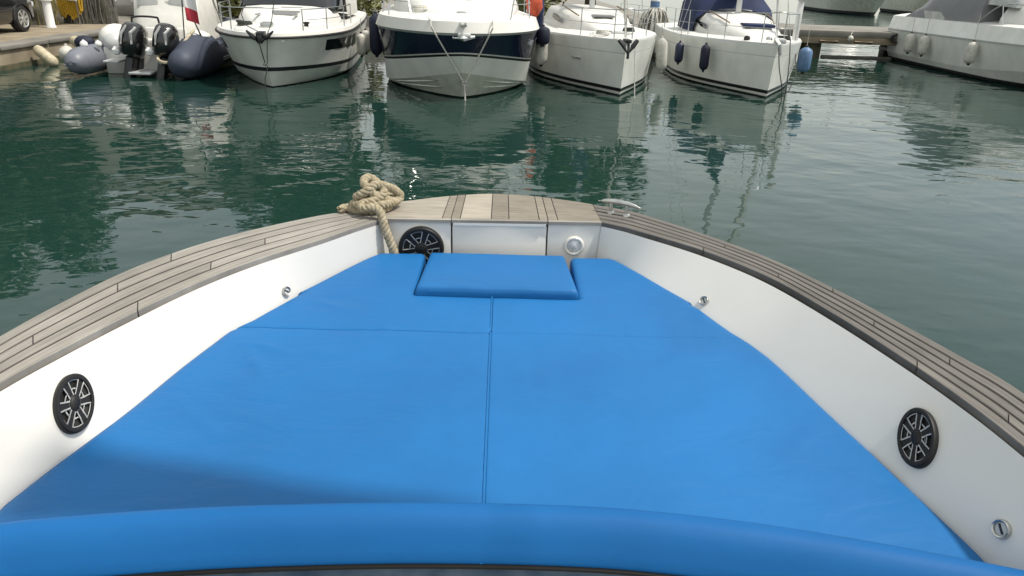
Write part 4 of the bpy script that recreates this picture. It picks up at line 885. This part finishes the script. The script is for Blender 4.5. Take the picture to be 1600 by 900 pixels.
h6.trunk([(0.8, 0.5, 0.3, 1.5, 1.65), (2.4, 1.15, 0.9, 1.5, 1.95), (4.2, 1.4, 1.15, 1.5, 2.2), (4.8, 1.45, 1.2, 1.5, 2.2)], 'coachroof', 'deck_white')
h6.trunk([(4.3, 1.4, 1.2, 2.0, 2.16), (5.2, 1.5, 1.25, 2.05, 2.9), (5.5, 1.5, 1.3, 2.05, 3.0)], 'windscreen', 'clear_plastic')
h6.trunk([(5.45, 1.62, 1.25, 1.55, 3.02), (6.6, 1.66, 1.3, 1.52, 3.1), (8.2, 1.64, 1.2, 1.45, 2.75), (9.6, 1.6, 1.0, 1.38, 1.95), (10.2, 1.55, 0.9, 1.36, 1.5)], 'canvas_cover', 'canvas_grey')
b = MB(); b.box((0, 10.9, 0.33), (3.0, 0.8, 0.12), bevel=0.03); h6.part(b, 'swim_platform', 'gelcoat_grey')
for sg in (-1, 1):
    ys = (0.4, 1.6, 2.8, 4.2)
    for y in ys:
        p_ = h6.at(6, y, sg) + Vector((-sg * 0.08, 0, 0)); b = MB(); b.tube([p_, p_ + Vector((0, 0.2, 0.55))], 0.014, 6); h6.part(b, 'stanchion', 'steel')
    b = MB(); b.tube(cr([h6.at(6, y, sg) + Vector((-sg * 0.08, 0.2, 0.55)) for y in ys] + [h6.at(6, 5.2, sg) + Vector((-sg * 0.08, 0.2, 0.02))], 4), 0.015, 6); h6.part(b, 'hand_rail', 'steel')
    b = MB(); b.poly([(0, 0), (1.3, 0.0), (1.5, 0.3), (0.5, 0.3)], 0.03, Matrix.Translation((sg * 1.62, 7.0, 1.45)) @ Matrix(((0, 0, sg, 0), (1, 0, 0, 0), (0, 1, 0, 0), (0, 0, 0, 1)))); h6.part(b, 'side_window', 'clear_plastic')
for y, lab in ((8.4, 'white fender on the grey cruiser, closest to its swim platform'), (7.45, 'white fender on the grey cruiser, middle one of three'), (4.75, 'white fender hanging alone amidships on the grey cruiser')):
    fender(h6.world(tuple(h6.at(4, y, -1) + Vector((-0.16, 0, 0.0)))), 0.62, 0.15, 'white_fender', lab, 'fenders of the grey cruiser', hang=0.75)
line(sag(h6.world(tuple(h6.at(4, 9.9, -1) + Vector((0, 0, 0.1)))), (14.2, 27.35, 0.88), 0.1), 0.012, 'rope_dark', 'dark stern line from the grey cruiser to the pier')

# ---- far boats in the next basin
for i, (x, y, rz, lab) in enumerate(((32.5, 69.5, -3, 'far white boat hull beyond the pier with rust stained side and sunlit stem'), (41.0, 70.0, -4, 'far white boat hull beyond the pier, half hidden by the grey canvas cover'))):
    h = Hull('far_boat', (x, y, 0), rad(rz), 14, [(-0.4, -0.4, 1, 0.8, 1, .5), (0.05, 0.05, 2.1, 0.1, 0.9, 0.4), (0.28, 0.28, 2.15, -0.05, 0.88, 0.4), (2.0, 1.8, 2.4, -1.2, 0.62, 0.36)], lab)
    h.band(0, 2, 'bottom', 'antifoul'); h.band(2, 3, 'hull_side', 'hull_lower'); h.cap(3, 'deck', 'gelcoat', 0.15); h.transom('gelcoat_worn')
    h.trunk([(2, 0.8, 0.6, 1.8, 2.3), (4, 1.6, 1.3, 1.8, 3.0), (5, 1.7, 1.4, 1.8, 4.2), (9, 1.8, 1.4, 1.7, 4.2), (9.4, 1.7, 1.3, 1.7, 3.8)], 'cabin', 'gelcoat')
    b = MB(); b.tube([(0, 5, 4.1), (0, 5, 9)], 0.07, 8); h.part(b, 'mast', 'alu')
    h.pulpit(3, 0.8, (0.5, 2.5), 'steel', 0.03, 0.1, 0)

# ---- inflatable with twin outboards at the left, stern towards us
rib = empty('inflatable_boat', (-8.30, 17.75, 0), rad(3), 'grey inflatable boat with twin black outboards and white canvas cover, moored by the quay', 'boat')
TR = 0.31
for sg, m in ((-1, 'grey_hypalon'), (1, 'navy_hypalon')):
    cx = -1.27 if sg < 0 else 1.05
    path = [(cx, -0.75, 0.34), (cx, -0.72, 0.34), (cx, -0.6, 0.34), (cx, -0.35, 0.34), (cx, 0, 0.34), (cx, 2, 0.36), (cx * 0.95, 4, 0.45), (cx * 0.7, 5.4, 0.6), (cx * 0.2, 6.3, 0.72)]
    b = MB(); b.tube(path, [0.05, 0.13, 0.22, 0.29, TR, TR, TR * 0.97, TR * 0.9, TR * 0.8], 20); t = b.build('tube', m, rib, 50)
    for z in (0.24, 0.30):
        b = MB(); pp = []
        for (x, y, zz), r in zip(path[1:7], (0.13, 0.22, 0.29, TR, TR, TR * 0.97)):
            dz = z - 0.34 ; rr = math.sqrt(max(r * r - dz * dz, 0.0001)); pp.append((x + sg * (rr + 0.002), y, zz + dz))
        pe = [(cx - sg * 0.02, -0.62, z), (cx + sg * 0.1, -0.58, z)]
        b.tube(cr(pp, 3), 0.011, 5); b.build('stripe', 'stripe_grey', t)
b = MB(); b.box((-0.1, 0.35, 0.30), (1.8, 0.10, 0.6), bevel=0.03); b.build('transom', 'gelcoat', rib)
b = MB(); rows = [[Vector((x, y, z)) for x, z in ((-0.75, 0.28), (0, -0.2 if y < 5 else 0.3), (0.75, 0.28))] for y in (0.35, 2, 4, 5.6)]; b.grid(rows); b.build('hull', 'gelcoat', rib)
b = MB(); b.box((0, 2.9, 0.33), (1.5, 4.9, 0.06)); b.build('floor', 'gelcoat', rib)
b = MB(); b.box((0, 0.85, 0.55), (1.45, 0.5, 0.42), bevel=0.06); b.box((0, 1.05, 0.86), (1.4, 0.14, 0.3), bevel=0.05); b.build('stern_seat', 'gelcoat', rib)
b = MB(); b.box((0.0, -0.02, 0.10), (0.5, 0.65, 0.06), bevel=0.02); b.box((0.62, -0.05, 0.34), (0.34, 0.5, 0.05), bevel=0.02); b.box((-0.62, -0.05, 0.34), (0.34, 0.5, 0.05), bevel=0.02); b.build('step_plate', 'gelcoat_grey', rib)
# covered console with clear panels
b = MB(); rows = []
for y, a, z1 in ((1.35, 0.55, 1.0), (1.6, 0.72, 1.25), (1.9, 0.78, 1.9), (2.7, 0.8, 2.15), (3.4, 0.75, 2.0), (3.9, 0.6, 1.4), (4.4, 0.4, 0.9)):
    pr = [(a * 1.1, 0.5), (a * 1.05, 0.5 + (z1 - 0.5) * 0.4), (a, 0.5 + (z1 - 0.5) * 0.8), (a * 0.75, z1), (0, z1 + 0.05)]
    rows.append([Vector((-x, y, z)) for x, z in pr] + [Vector((x, y, z)) for x, z in reversed(pr[:-1])])
b.grid(rows); k = len(rows[0]); b.f.append(tuple(range(k))); cv = b.build('console_cover', 'canvas_white', rib, 45)
for x in (-0.38, 0.38):
    b = MB(); b.box((x, 1.70, 1.45), (0.5, 0.02, 0.62), bevel=0.008, mx=None); b.build('clear_panel', 'clear_plastic', cv)
for sg in (-1, 1):
    b = MB(); b.tube(cr([(sg * 0.9, 3.6, 0.5), (sg * 0.82, 3.0, 1.5), (sg * 0.7, 2.8, 2.25), (0, 2.75, 2.4)], 5), 0.022, 8); b.build('arch_tube', 'alu', rib)
b = MB(); b.tube(cr([(-0.33, 0.55, 0.6), (-0.33, 0.5, 1.15), (-0.25, 0.5, 1.27), (0.2, 0.5, 1.27), (0.28, 0.5, 1.18), (0.32, 0.5, 0.6)], 6), 0.024, 8); b.build('ski_pole', 'black', rib)
# white cover lump on the left tube and one on the right
for (x, y, z, sx, sy, sz, m, nm) in ((-0.92, 0.9, 0.75, 0.34, 0.5, 0.33, 'canvas_white', 'seat_cover'), (-0.80, 0.55, 0.66, 0.26, 0.3, 0.26, 'gelcoat_grey', 'seat_cover'), (0.98, 0.9, 0.62, 0.36, 0.75, 0.36, 'canvas_white', 'seat_cover')):
    b = MB(); rows = [[Vector((x + sx * math.cos(a) * math.sin(t) * (1 + 0.15 * noise.noise(Vector((a, t, x)))), y + sy * math.sin(a) * math.sin(t), z + sz * math.cos(t))) for a in [2 * PI * j / 14 for j in range(14)]] for t in [0.02 + (PI - 0.04) * k / 8 for k in range(9)]]
    b.grid(rows, True); b.build(nm, m, rib)
b = MB(); rows = []   # navy cover over the right tube end
for y, r in ((-0.80, 0.06), (-0.74, 0.2), (-0.6, 0.30), (-0.3, 0.36), (0.2, 0.40), (0.7, 0.42), (1.2, 0.40)):
    rows.append([Vector((1.05 + r * math.cos(a), y, 0.36 + (0.14 if y > 0 else 0) * max(0, math.sin(a)) + r * math.sin(a))) for a in [2 * PI * j / 18 for j in range(18)]])
b.grid(rows, True); b.f.append(tuple(range(18))); b.build('tube_cover', 'navy_hypalon', rib)
def outboard(x, tilt, rz):
    mx = Matrix.Translation((x, 0.22, 0.36)) @ Matrix.Rotation(rz, 4, 'Z') @ Matrix.Rotation(tilt, 4, 'X') @ Matrix.Rotation(rad(12), 4, 'Y') @ Matrix.Scale(1.12, 4)
    b = MB(); rows = []
    for z, sx, y0, y1 in ((0.02, 0.17, -0.52, -0.02), (0.10, 0.215, -0.60, 0.03), (0.28, 0.235, -0.66, 0.06), (0.46, 0.23, -0.66, 0.06), (0.58, 0.205, -0.62, 0.04), (0.66, 0.15, -0.52, -0.02), (0.69, 0.06, -0.36, -0.14)):
        ym, yr = (y0 + y1) / 2, (y1 - y0) / 2
        rows.append([Vector((sx * math.copysign(abs(math.cos(a)) ** 0.75, math.cos(a)), ym + yr * math.copysign(abs(math.sin(a)) ** 0.8, math.sin(a)), z)) for a in [2 * PI * j / 20 for j in range(20)]])
    b.grid(rows, True); b.f.append(tuple(range(20))); b.f.append(tuple(120 + j for j in range(20)))
    cow = b.build('outboard_motor', 'black_gloss', rib, 40, mx=mx)
    b = MB(); b.tube([(-0.10, -0.655, 0.2), (-0.12, -0.668, 0.4), (-0.06, -0.62, 0.58)], [0.012, 0.03, 0.02], 6); b.tube([(0.10, -0.655, 0.24), (0.05, -0.67, 0.45), (0.12, -0.6, 0.58)], [0.02, 0.035, 0.02], 6); b.build('trim_flash', 'silver', cow)
    b = MB(); b.box((0, -0.25, -0.28), (0.16, 0.34, 0.6), bevel=0.04); b.box((0, -0.28, -0.62), (0.42, 0.5, 0.03), bevel=0.01); b.tube([(0, -0.5, -0.78), (0, -0.3, -0.8), (0, 0.02, -0.78)], [0.04, 0.075, 0.03], 10); b.build('leg', 'black', cow)
    b = MB(); b.box((0, 0.06, -0.08), (0.26, 0.22, 0.34), bevel=0.03); b.build('bracket', 'black', cow)
    b = MB()
    for k in range(3):
        a = 2 * PI * k / 3; m = Matrix.Translation((0, -0.52, -0.78)) @ Matrix.Rotation(a, 4, 'Y'); b.poly([(0, -0.02), (0.1, -0.06), (0.17, 0.0), (0.1, 0.06), (0, 0.03)], 0.01, m @ Matrix.Rotation(rad(65), 4, 'X'))
    b.build('propeller', 'steel', cow)
    b = MB(); b.lathe([(0.001, -0.09), (0.06, -0.07), (0.09, 0), (0.06, 0.07), (0.001, 0.09)], 12, Matrix.Translation((-0.24, -0.45, 0.06))); b.build('trim_buoy', 'white_cloth', cow)
    return cow
outboard(-0.24, rad(-12), rad(4)); outboard(0.46, rad(-12), rad(8))
b = MB(); b.tube([(0.86, 0.3, 0.5), (0.98, 0.3, 2.2)], 0.014, 6); b.build('flag_staff', 'black', rib)
b = MB(); b.tube([(1.25, 0.6, 0.65), (0.95, 0.5, 1.6), (0.88, 0.4, 2.4)], 0.03, 6); b.build('stern_arch', 'black', rib)
flag = empty('flag', (-7.32, 18.05, 0), 0, 'small red and white flag hanging from a thin staff on the inflatable boat', 'flag')
for z0, z1, m in ((1.25, 1.53, 'red'), (1.53, 2.0, 'white_cloth')):
    b = MB(); rows = []
    for k in range(7):
        z = z0 + (z1 - z0) * k / 6
        rows.append([Vector((0.02 + u * 0.26 * (1 - 0.35 * (2.0 - z)) + (2 - z) * 0.12 * u, 0.03 * math.sin(u * 6 + z * 3), z - u * 0.10)) for u in (0, .2, .4, .6, .8, 1)])
    b.grid(rows); b.grid([[p_ + Vector((0, 0.004, 0)) for p_ in r] for r in rows]); b.build('cloth', m, flag)
# loose fenders around the inflatable and quay
def ball(p, r, m, label, name='ball_fender', cat='fender', group=None):
    b = MB(); b.lathe([(0.001, -r), (r * 0.5, -r * 0.87), (r * 0.87, -r * 0.5), (r, 0), (r * 0.87, r * 0.5), (r * 0.5, r * 0.87), (r * 0.2, r * 1.0), (r * 0.16, r * 1.25), (0.001, r * 1.27)], 16)
    o = tag(b.build(name, m), label, cat, group); o.location = p; return o
ball((-10.28, 18.2, 0.40), 0.18, 'white_fender', 'white ball fender between the quay and the grey inflatable tube')
ball((-9.55, 17.65, 0.68), 0.085, 'white_cloth', 'small white float on the grey tube, beside the dark bag')
ball((-9.30, 17.8, 0.68), 0.075, 'white_cloth', 'small white float on the grey tube, beside the outboards')
def lying(p, d, L, R, m, label, name='fender'):
    d = Vector(d).normalized(); mx = Matrix.Translation(p) @ d.to_track_quat('Z', 'Y').to_matrix().to_4x4()
    b = MB(); b.lathe([(0.001, 0), (R * 0.3, 0.01), (R * 0.8, L * 0.08), (R, L * 0.2), (R, L * 0.8), (R * 0.8, L * 0.92), (R * 0.3, L * 0.99), (0.001, L)], 16); o = b.build(name, m); o.matrix_world = mx; return tag(o, label, 'fender')
lying((-11.62, 19.2, 0.42), (0.62, -0.2, -0.42), 0.72, 0.13, 'beige_fender', 'long beige fender slung low against the quay wall')
lying((-11.0, 19.8, 0.58), (0.75, -0.62, -0.14), 1.1, 0.13, 'beige_fender', 'beige fender lying between the quay edge and the inflatable boat')
b = MB(); rows = [[Vector((0.3 * math.cos(a) * math.sin(t) * (1 + .25 * noise.noise(Vector((a, t, 3)))), 0.25 * math.sin(a) * math.sin(t), 0.19 * math.cos(t) + .02)) for a in [2 * PI * j / 12 for j in range(12)]] for t in [0.02 + (PI - 0.04) * k / 7 for k in range(8)]]
b.grid(rows, True); o = tag(b.build('bag', 'navy_fender'), 'dark navy bag lying on the grey tube of the inflatable', 'bag'); o.location = (-9.80, 18.15, 0.66); o.scale = (0.8, 0.8, 0.8)
line(cr([(-7.85, 17.6, 0.55), (-7.78, 17.35, 0.42), (-7.55, 17.3, 0.38), (-7.4, 17.5, 0.55), (-7.3, 17.9, 0.85), (-7.28, 18.3, 1.0)], 6), 0.035, 'beige_fender', 'thick pale rope looped beside the second outboard of the inflatable')

# ================================================================== ON THE QUAY
# black car, rear corner towards us
car = empty('parked_car', (-14.6, 21.0, 0.5), 0, 'black car parked on the quay with silver alloy wheels', 'car')
b = MB(); rows = []
for y, hw, zb, zm, zt, hr in ((-2.25, 0.70, 0.38, 0.72, 0.95, 0.62), (-2.15, 0.86, 0.30, 0.78, 1.05, 0.72), (-1.7, 0.92, 0.24, 0.85, 1.12, 0.80), (-0.9, 0.93, 0.24, 0.9, 1.16, 0.84), (0.6, 0.93, 0.24, 0.9, 1.12, 0.84), (1.4, 0.92, 0.24, 0.88, 1.05, 0.78), (2.0, 0.86, 0.28, 0.8, 0.92, 0.66), (2.2, 0.7, 0.36, 0.7, 0.8, 0.5)):
    pr = [(hw * 0.9, zb), (hw, zb + 0.12), (hw * 1.0, zm), (hw * 0.96, zm + (zt - zm) * .6), (hr, zt), (0, zt + 0.02)]
    rows.append([Vector((-x, y, z)) for x, z in pr] + [Vector((x, y, z)) for x, z in reversed(pr[:-1])])
b.grid(rows); k = len(rows[0]); b.f.append(tuple(range(k))); b.f.append(tuple((len(rows) - 1) * k + j for j in range(k))); b.build('body', 'car_paint', car, 40)
b = MB(); rows = []
for y, hw, zt, ht in ((-2.0, 0.78, 1.1, 0.7), (-1.55, 0.80, 1.6, 0.60), (-0.4, 0.82, 1.68, 0.62), (0.4, 0.82, 1.62, 0.6), (1.2, 0.78, 1.1, 0.7)):
    pr = [(hw, 1.02), (hw * 0.97, 1.2 if zt > 1.2 else 1.06), (ht, zt), (0, zt + 0.03)]; rows.append([Vector((-x, y, z)) for x, z in pr] + [Vector((x, y, z)) for x, z in reversed(pr[:-1])])
b.grid(rows); gh = b.build('greenhouse', 'dark_glass', car, 40)
b = MB(); b.box((0, -0.55, 1.7), (1.2, 1.9, 0.04), bevel=0.015); b.build('roof', 'car_paint', gh)
for x in (-0.82, 0.82):
    for y in (-1.38, 1.35):
        wx = Matrix.Translation((x, y, 0.36)) @ Matrix.Rotation(PI / 2 if x > 0 else -PI / 2, 4, 'Y')
        b = MB(); b.lathe([(0.24, -0.11), (0.33, -0.11), (0.36, -0.07), (0.36, 0.07), (0.33, 0.11), (0.245, 0.12), (0.24, 0.05)], 28, wx); wh = b.build('wheel', 'tyre', car)
        b = MB(); b.lathe([(0.245, 0.112), (0.235, 0.12), (0.225, 0.10), (0.22, 0.02)], 28, wx)
        for q_ in range(7): b.poly([(0.03, -0.025), (0.23, -0.035), (0.23, 0.035), (0.03, 0.025)], 0.02, wx @ Matrix.Rotation(2 * PI * q_ / 7, 4, 'Z') @ Matrix.Translation((0, 0, 0.09)))
        b.lathe([(0.001, 0.12), (0.05, 0.12), (0.06, 0.09)], 14, wx); b.build('rim', 'alu', wh)
        b = MB(); b.lathe([(0.001, 0.03), (0.23, 0.03)], 20, wx); b.build('brake_disc', 'black', wh)
        b = MB(); b.tube([(x * 1.125, y + 0.42 * math.cos(a), 0.36 + 0.42 * math.sin(a)) for a in [PI * k_ / 12 - 0.1 for k_ in range(14)]], 0.03, 6); b.build('wheel_arch', 'black', car)
for x in (-0.68, 0.68):
    b = MB(); b.box((x, -2.2, 0.86), (0.26, 0.10, 0.16), bevel=0.03); b.build('tail_lamp', 'lamp_red', car)
    b = MB(); b.box((x, 2.08, 0.72), (0.3, 0.16, 0.14), bevel=0.03); b.build('headlight', 'lamp_clear', car)
b = MB(); b.box((0, -2.27, 0.48), (1.5, 0.12, 0.2), bevel=0.04); b.build('bumper', 'black', car)

# white pedestal
ped = empty('quay_pedestal', (-13.95, 24.1, 0.5), 0, 'white painted service post standing on the quay between the car and the nets', 'post')
b = MB(); b.lathe([(0.15, 0), (0.15, 0.02), (0.125, 0.06), (0.12, 0.75)], 16); b.build('shaft', 'white_cloth', ped)
b = MB(); b.lathe([(0.12, 0.75), (0.17, 0.78), (0.17, 0.86), (0.14, 0.9), (0.14, 1.25), (0.17, 1.28), (0.15, 1.4), (0.001, 1.46)], 16); b.build('head', 'white_cloth', ped)
bd = empty('notice_board', (-14.0, 25.6, 0.5), rad(-20), 'dull blue grey board with a slanted white edge behind the white post', 'board')
b = MB(); b.poly([(-0.55, 0.75), (0.25, 0.75), (0.62, 1.5), (0.62, 2.0), (-0.55, 2.0)], 0.05, Matrix(((1, 0, 0, 0), (0, 0, -1, 0), (0, 1, 0, 0), (0, 0, 0, 1)))); b.build('panel', 'sign_blue', bd)
b = MB(); b.tube([(-0.55, -0.06, 0.74), (0.25, -0.06, 0.74), (0.62, -0.06, 1.5), (0.62, -0.06, 2.0)], 0.045, 6); b.build('edge', 'white_cloth', bd)
for x in (-0.45, 0.2): b = MB(); b.tube([(x, 0, 0), (x, 0, 0.8)], 0.03, 6); b.build('post', 'alu', bd)
# nets
def net_heap(loc, sx, sy, sz, seed, label, m2='net_strand', grp=None):
    random.seed(seed); root = empty('net_heap', loc, 0, label, 'fishing net', grp); b = MB(); rows = []
    for k in range(12):
        t = PI / 2 * k / 11
        rows.append([Vector((sx * math.cos(a) * math.cos(t) ** 0.6 * (1 + .3 * noise.noise(Vector((math.cos(a) * 2, math.sin(a) * 2, t * 3 + seed)))), sy * math.sin(a) * math.cos(t) ** 0.6 * (1 + .3 * noise.noise(Vector((math.cos(a) * 2 + 5, math.sin(a) * 2, t * 3)))), sz * math.sin(t) * (1 + .15 * noise.noise(Vector((a, t * 2, seed)))))) for a in [2 * PI * j / 28 for j in range(28)]])
    b.grid(rows, True); b.build('mound', 'net', root, 60)
    b = MB()
    for i in range(70):
        a = random.uniform(0, 2 * PI); pts_ = []; t = random.uniform(1.2, 1.55); a2 = a
        for k in range(9):
            tt = t * (1 - k / 8); a2 += random.uniform(-.08, .08); pts_.append((sx * 1.05 * math.cos(a2) * max(math.cos(tt), 0.02) ** 0.6, sy * 1.05 * math.sin(a2) * max(math.cos(tt), 0.02) ** 0.6, sz * 1.04 * math.sin(tt) + 0.02))
        b.tube(pts_, random.uniform(0.008, 0.02), 4)
    o = b.build('strands', m2, root); o['kind'] = 'stuff'; return root
net_heap((-14.95, 25.2, 0.5), 0.6, 0.6, 1.1, 2, 'low heap of mottled yellow brown nets behind the white post', 'net_brown')
net_heap((-14.1, 26.3, 0.5), 0.55, 0.5, 1.75, 5, 'tall dark fishing net hung in folds beside the notice board')
net_heap((-13.45, 26.5, 0.5), 0.33, 0.4, 1.6, 9, 'grey fishing net heap next to the white harbour building')
yr = MB(); random.seed(4)
for i in range(12):
    x = -0.42 + 0.07 * i; d = random.uniform(0.7, 1.0); top = 1.05 + 0.25 * (i / 11)
    yr.tube(cr([(x, 0, top), (x - 0.03, -0.04, top - d * .5), (x + 0.0, -0.05, top - d), (x + 0.05, -0.03, top - d * .95), (x + 0.06, 0, top - d * .4), (x + 0.06, 0.02, top)], 4), 0.03, 6)
yr.tube([(-0.5, 0.0, 1.02), (0.0, 0.0, 1.18), (0.55, 0, 1.36)], 0.035, 6)
o = tag(yr.build('rope_hank', 'yellow_rope'), 'bright yellow rope hanging in loops against the dark net', 'rope'); o.location = (-14.05, 25.62, 0.5); o.scale = (0.9, 1, 0.85)

# harbour building
hb = empty('harbour_building', (-15.5, 30.6, 0.5), 0, 'white two storey harbour building with dark doors behind the nets', 'building')
b = MB(); b.box((0, 2.5, 3.1), (11.8, 5, 6.2), bevel=0.03); b.build('wall', 'stucco', hb)
b = MB(); b.box((0, 2.5, 6.45), (12.4, 5.6, 0.25), bevel=0.03); b.build('roof', 'roof_tile', hb)
b = MB(); b.box((0, -0.06, 0.2), (11.9, 0.12, 0.36), bevel=0.02); b.build('plinth', 'concrete_grey', hb)
for x in (-4.6, -2.2, 0.15, 1.45, 3.9):
    b = MB(); b.box((x, -0.02, 1.52), (0.52, 0.10, 2.0), bevel=0.01); d = b.build('door', 'dark_glass', hb)
    b = MB()
    for e in (-0.31, 0.31): b.box((x + e, -0.05, 1.53), (0.1, 0.16, 2.06), bevel=0.01)
    b.box((x, -0.05, 2.61), (0.72, 0.16, 0.1), bevel=0.01); b.build('frame', 'white_cloth', d)
    b = MB(); b.box((x, -0.02, 4.6), (0.7, 0.10, 1.3), bevel=0.01); wn = b.build('window', 'dark_glass', hb)
    for e in (-0.55, 0.55): b = MB(); b.box((x + e, -0.06, 4.6), (0.35, 0.05, 1.35), bevel=0.01); b.build('shutter', 'shutter', wn)
    b = MB(); b.box((x, -0.08, 3.9), (1.1, 0.18, 0.07)); b.build('sill', 'concrete_grey', wn)

# trees
def tree(loc, hgt, cr_r, seed, leaf, label, nleaf=3600, ls=0.3, low=0.32, group='trees along the quay'):
    random.seed(seed); root = empty('tree', loc, 0, label, 'tree', group)
    b = MB(); lean = random.uniform(-.3, .3)
    trunk = [(lean * k / 6 * 1.2, 0.15 * math.sin(k), hgt * 0.62 * k / 6) for k in range(7)]; b.tube(trunk, [0.28 - 0.03 * k for k in range(7)], 9)
    blobs = []
    for i in range(16):
        a = 2.4 * i + random.uniform(-.4, .4); zz = hgt * random.uniform(low + 0.12, 0.92); rr = cr_r * random.uniform(0.25, 0.75) * (1 - 0.5 * abs(zz / hgt - 0.6))
        c = Vector((rr * math.cos(a), rr * math.sin(a), zz)); blobs.append((c, cr_r * random.uniform(0.32, 0.55)))
        s0 = Vector(trunk[random.choice((2, 3, 4, 5))]); b.tube([s0, s0.lerp(c, 0.5) + Vector((0, 0, 0.2)), c], [0.1, 0.06, 0.025], 5)
    b.build('trunk', 'bark', root)
    v = []; f = []
    for i in range(nleaf):
        c, r = random.choice(blobs); d = Vector((random.gauss(0, 1), random.gauss(0, 1), random.gauss(0, 1))).normalized()
        p_ = c + d * r * random.uniform(0.55, 1.05) ** 0.6; p_.z = max(p_.z, hgt * low)
        n_ = (d + Vector((random.uniform(-.8, .8), random.uniform(-.8, .8), random.uniform(-.4, .9)))).normalized(); x, y = frame(n_); s_ = ls * random.uniform(.5, 1.2); o = len(v)
        v += [p_ - x * s_, p_ - y * s_ * .45, p_ + x * s_, p_ + y * s_ * .45]; f.append((o, o + 1, o + 2, o + 3))
    me = bpy.data.meshes.new('crown'); me.from_pydata([tuple(q_) for q_ in v], [], f); me.materials.append(MATS[leaf]); o = bpy.data.objects.new('crown', me); C.objects.link(o); o.parent = root; o['kind'] = 'stuff'
TL = [(-19, 27.8, 9.5, 3.4, 'broad dark tree behind the parked car on the quay'), (-25, 22, 10, 3.6, 'dark tree further along the quay past the parked car'), (-20.5, 15, 10, 3.4, 'dark tree standing on the quay before the parked car'),
      (-8.2, 31, 8.5, 3.2, 'dark tree behind the inflatable boat and cabin cruiser'), (-2.2, 32, 7.5, 3.2, 'dark tree behind the navy banded motorboat'), (3.6, 33, 6.8, 2.8, 'dark tree behind the plumb stemmed yacht'), (-22, 6, 10, 3.5, 'dark tree on the near stretch of quay')]
for i, (x, y, hh, r, lab) in enumerate(TL): tree((x, y, 0.5), hh, r, 20 + i, 'leaf_dark', lab)
def bush(loc, r, h_, seed, label, leaf='leaf_yellow', n=1500, ls=0.13):
    random.seed(seed); root = empty('bush', loc, 0, label, 'bush', 'bushes on the back quay')
    b = MB()
    for i in range(6): b.tube([(0, 0, 0), (random.uniform(-.3, .3) * r, random.uniform(-.3, .3) * r, h_ * .4), (random.uniform(-.8, .8) * r, random.uniform(-.8, .8) * r, h_ * .8)], [0.04, 0.03, 0.01], 5)
    b.build('stem', 'bark', root); v = []; f = []
    for i in range(n):
        d = Vector((random.gauss(0, 1), random.gauss(0, 1), random.gauss(0, 1))).normalized(); k = random.uniform(0.5, 1) * (1 + .3 * noise.noise(d * 2 + Vector((seed, 0, 0))))
        p_ = Vector((d.x * r * k, d.y * r * k, h_ * .5 + d.z * h_ * .5 * k)); n_ = (d + Vector((random.uniform(-.8, .8), random.uniform(-.8, .8), random.uniform(-.4, .9)))).normalized(); x, y = frame(n_); s_ = ls * random.uniform(.5, 1.2); o = len(v)
        v += [p_ - x * s_, p_ - y * s_ * .5, p_ + x * s_, p_ + y * s_ * .5]; f.append((o, o + 1, o + 2, o + 3))
    me = bpy.data.meshes.new('foliage'); me.from_pydata([tuple(q_) for q_ in v], [], f); me.materials.append(MATS[leaf]); o = bpy.data.objects.new('foliage', me); C.objects.link(o); o.parent = root; o['kind'] = 'stuff'
bush((-5.6, 28.6, 0.5), 1.3, 2.2, 1, 'yellow green bush showing between the cabin cruiser and the motorboat'); bush((-17.2, 25.6, 0.5), 1.0, 1.6, 2, 'yellow green bush beside the parked car')
bush((0.9, 28.8, 0.5), 1.3, 2.3, 3, 'yellow green bush behind the plumb stemmed yacht'); bush((-9.6, 28.4, 0.5), 1.2, 2.0, 4, 'yellow green bush behind the inflatable boat')

# small things on the pier
ball((16.9, 29.6, 1.16), 0.22, 'red', 'red buoy lying on the pier beside the grey cruiser', 'buoy', 'buoy')
ball((12.2, 27.22, 0.72), 0.10, 'white_fender', 'small white float hanging on the face of the pier')
line([(12.3, 27.35, 0.95), (12.24, 27.3, 0.88), (12.2, 27.24, 0.8)], 0.012, 'rope_white', 'short lanyard of the small white float on the pier')
b = MB(); random.seed(8)
for i in range(7): b.tube([(0.16 * math.cos(a) * (1 + .12 * i % 3), -0.03 * i % 0.09, 0.14 * math.sin(a)) for a in [2 * PI * k / 14 + i for k in range(14)]], 0.022, 5, closed=True)
o = tag(b.build('rope_coil', 'rope_dark'), 'dark coil of rope hung on the face of the pier', 'rope'); o.location = (13.95, 27.36, 0.76)

net_heap((5.3, 27.6, 0.5), 0.55, 0.5, 0.95, 12, 'pale tan rope and net pile on the back quay between the two yachts', 'rope_white')
bp = empty('quay_marker', (5.45, 28.6, 0.5), 0, 'blue and white banded marker post behind the pale net pile', 'post')
for z0, z1, m in ((0, 0.9, 'white_cloth'), (0.9, 1.2, 'sky_fender'), (1.2, 1.4, 'white_cloth'), (1.4, 1.75, 'sky_fender')):
    b = MB(); b.lathe([(0.001, z0), (0.17, z0), (0.17, z1), (0.001, z1)], 14); b.build('band', m, bp)
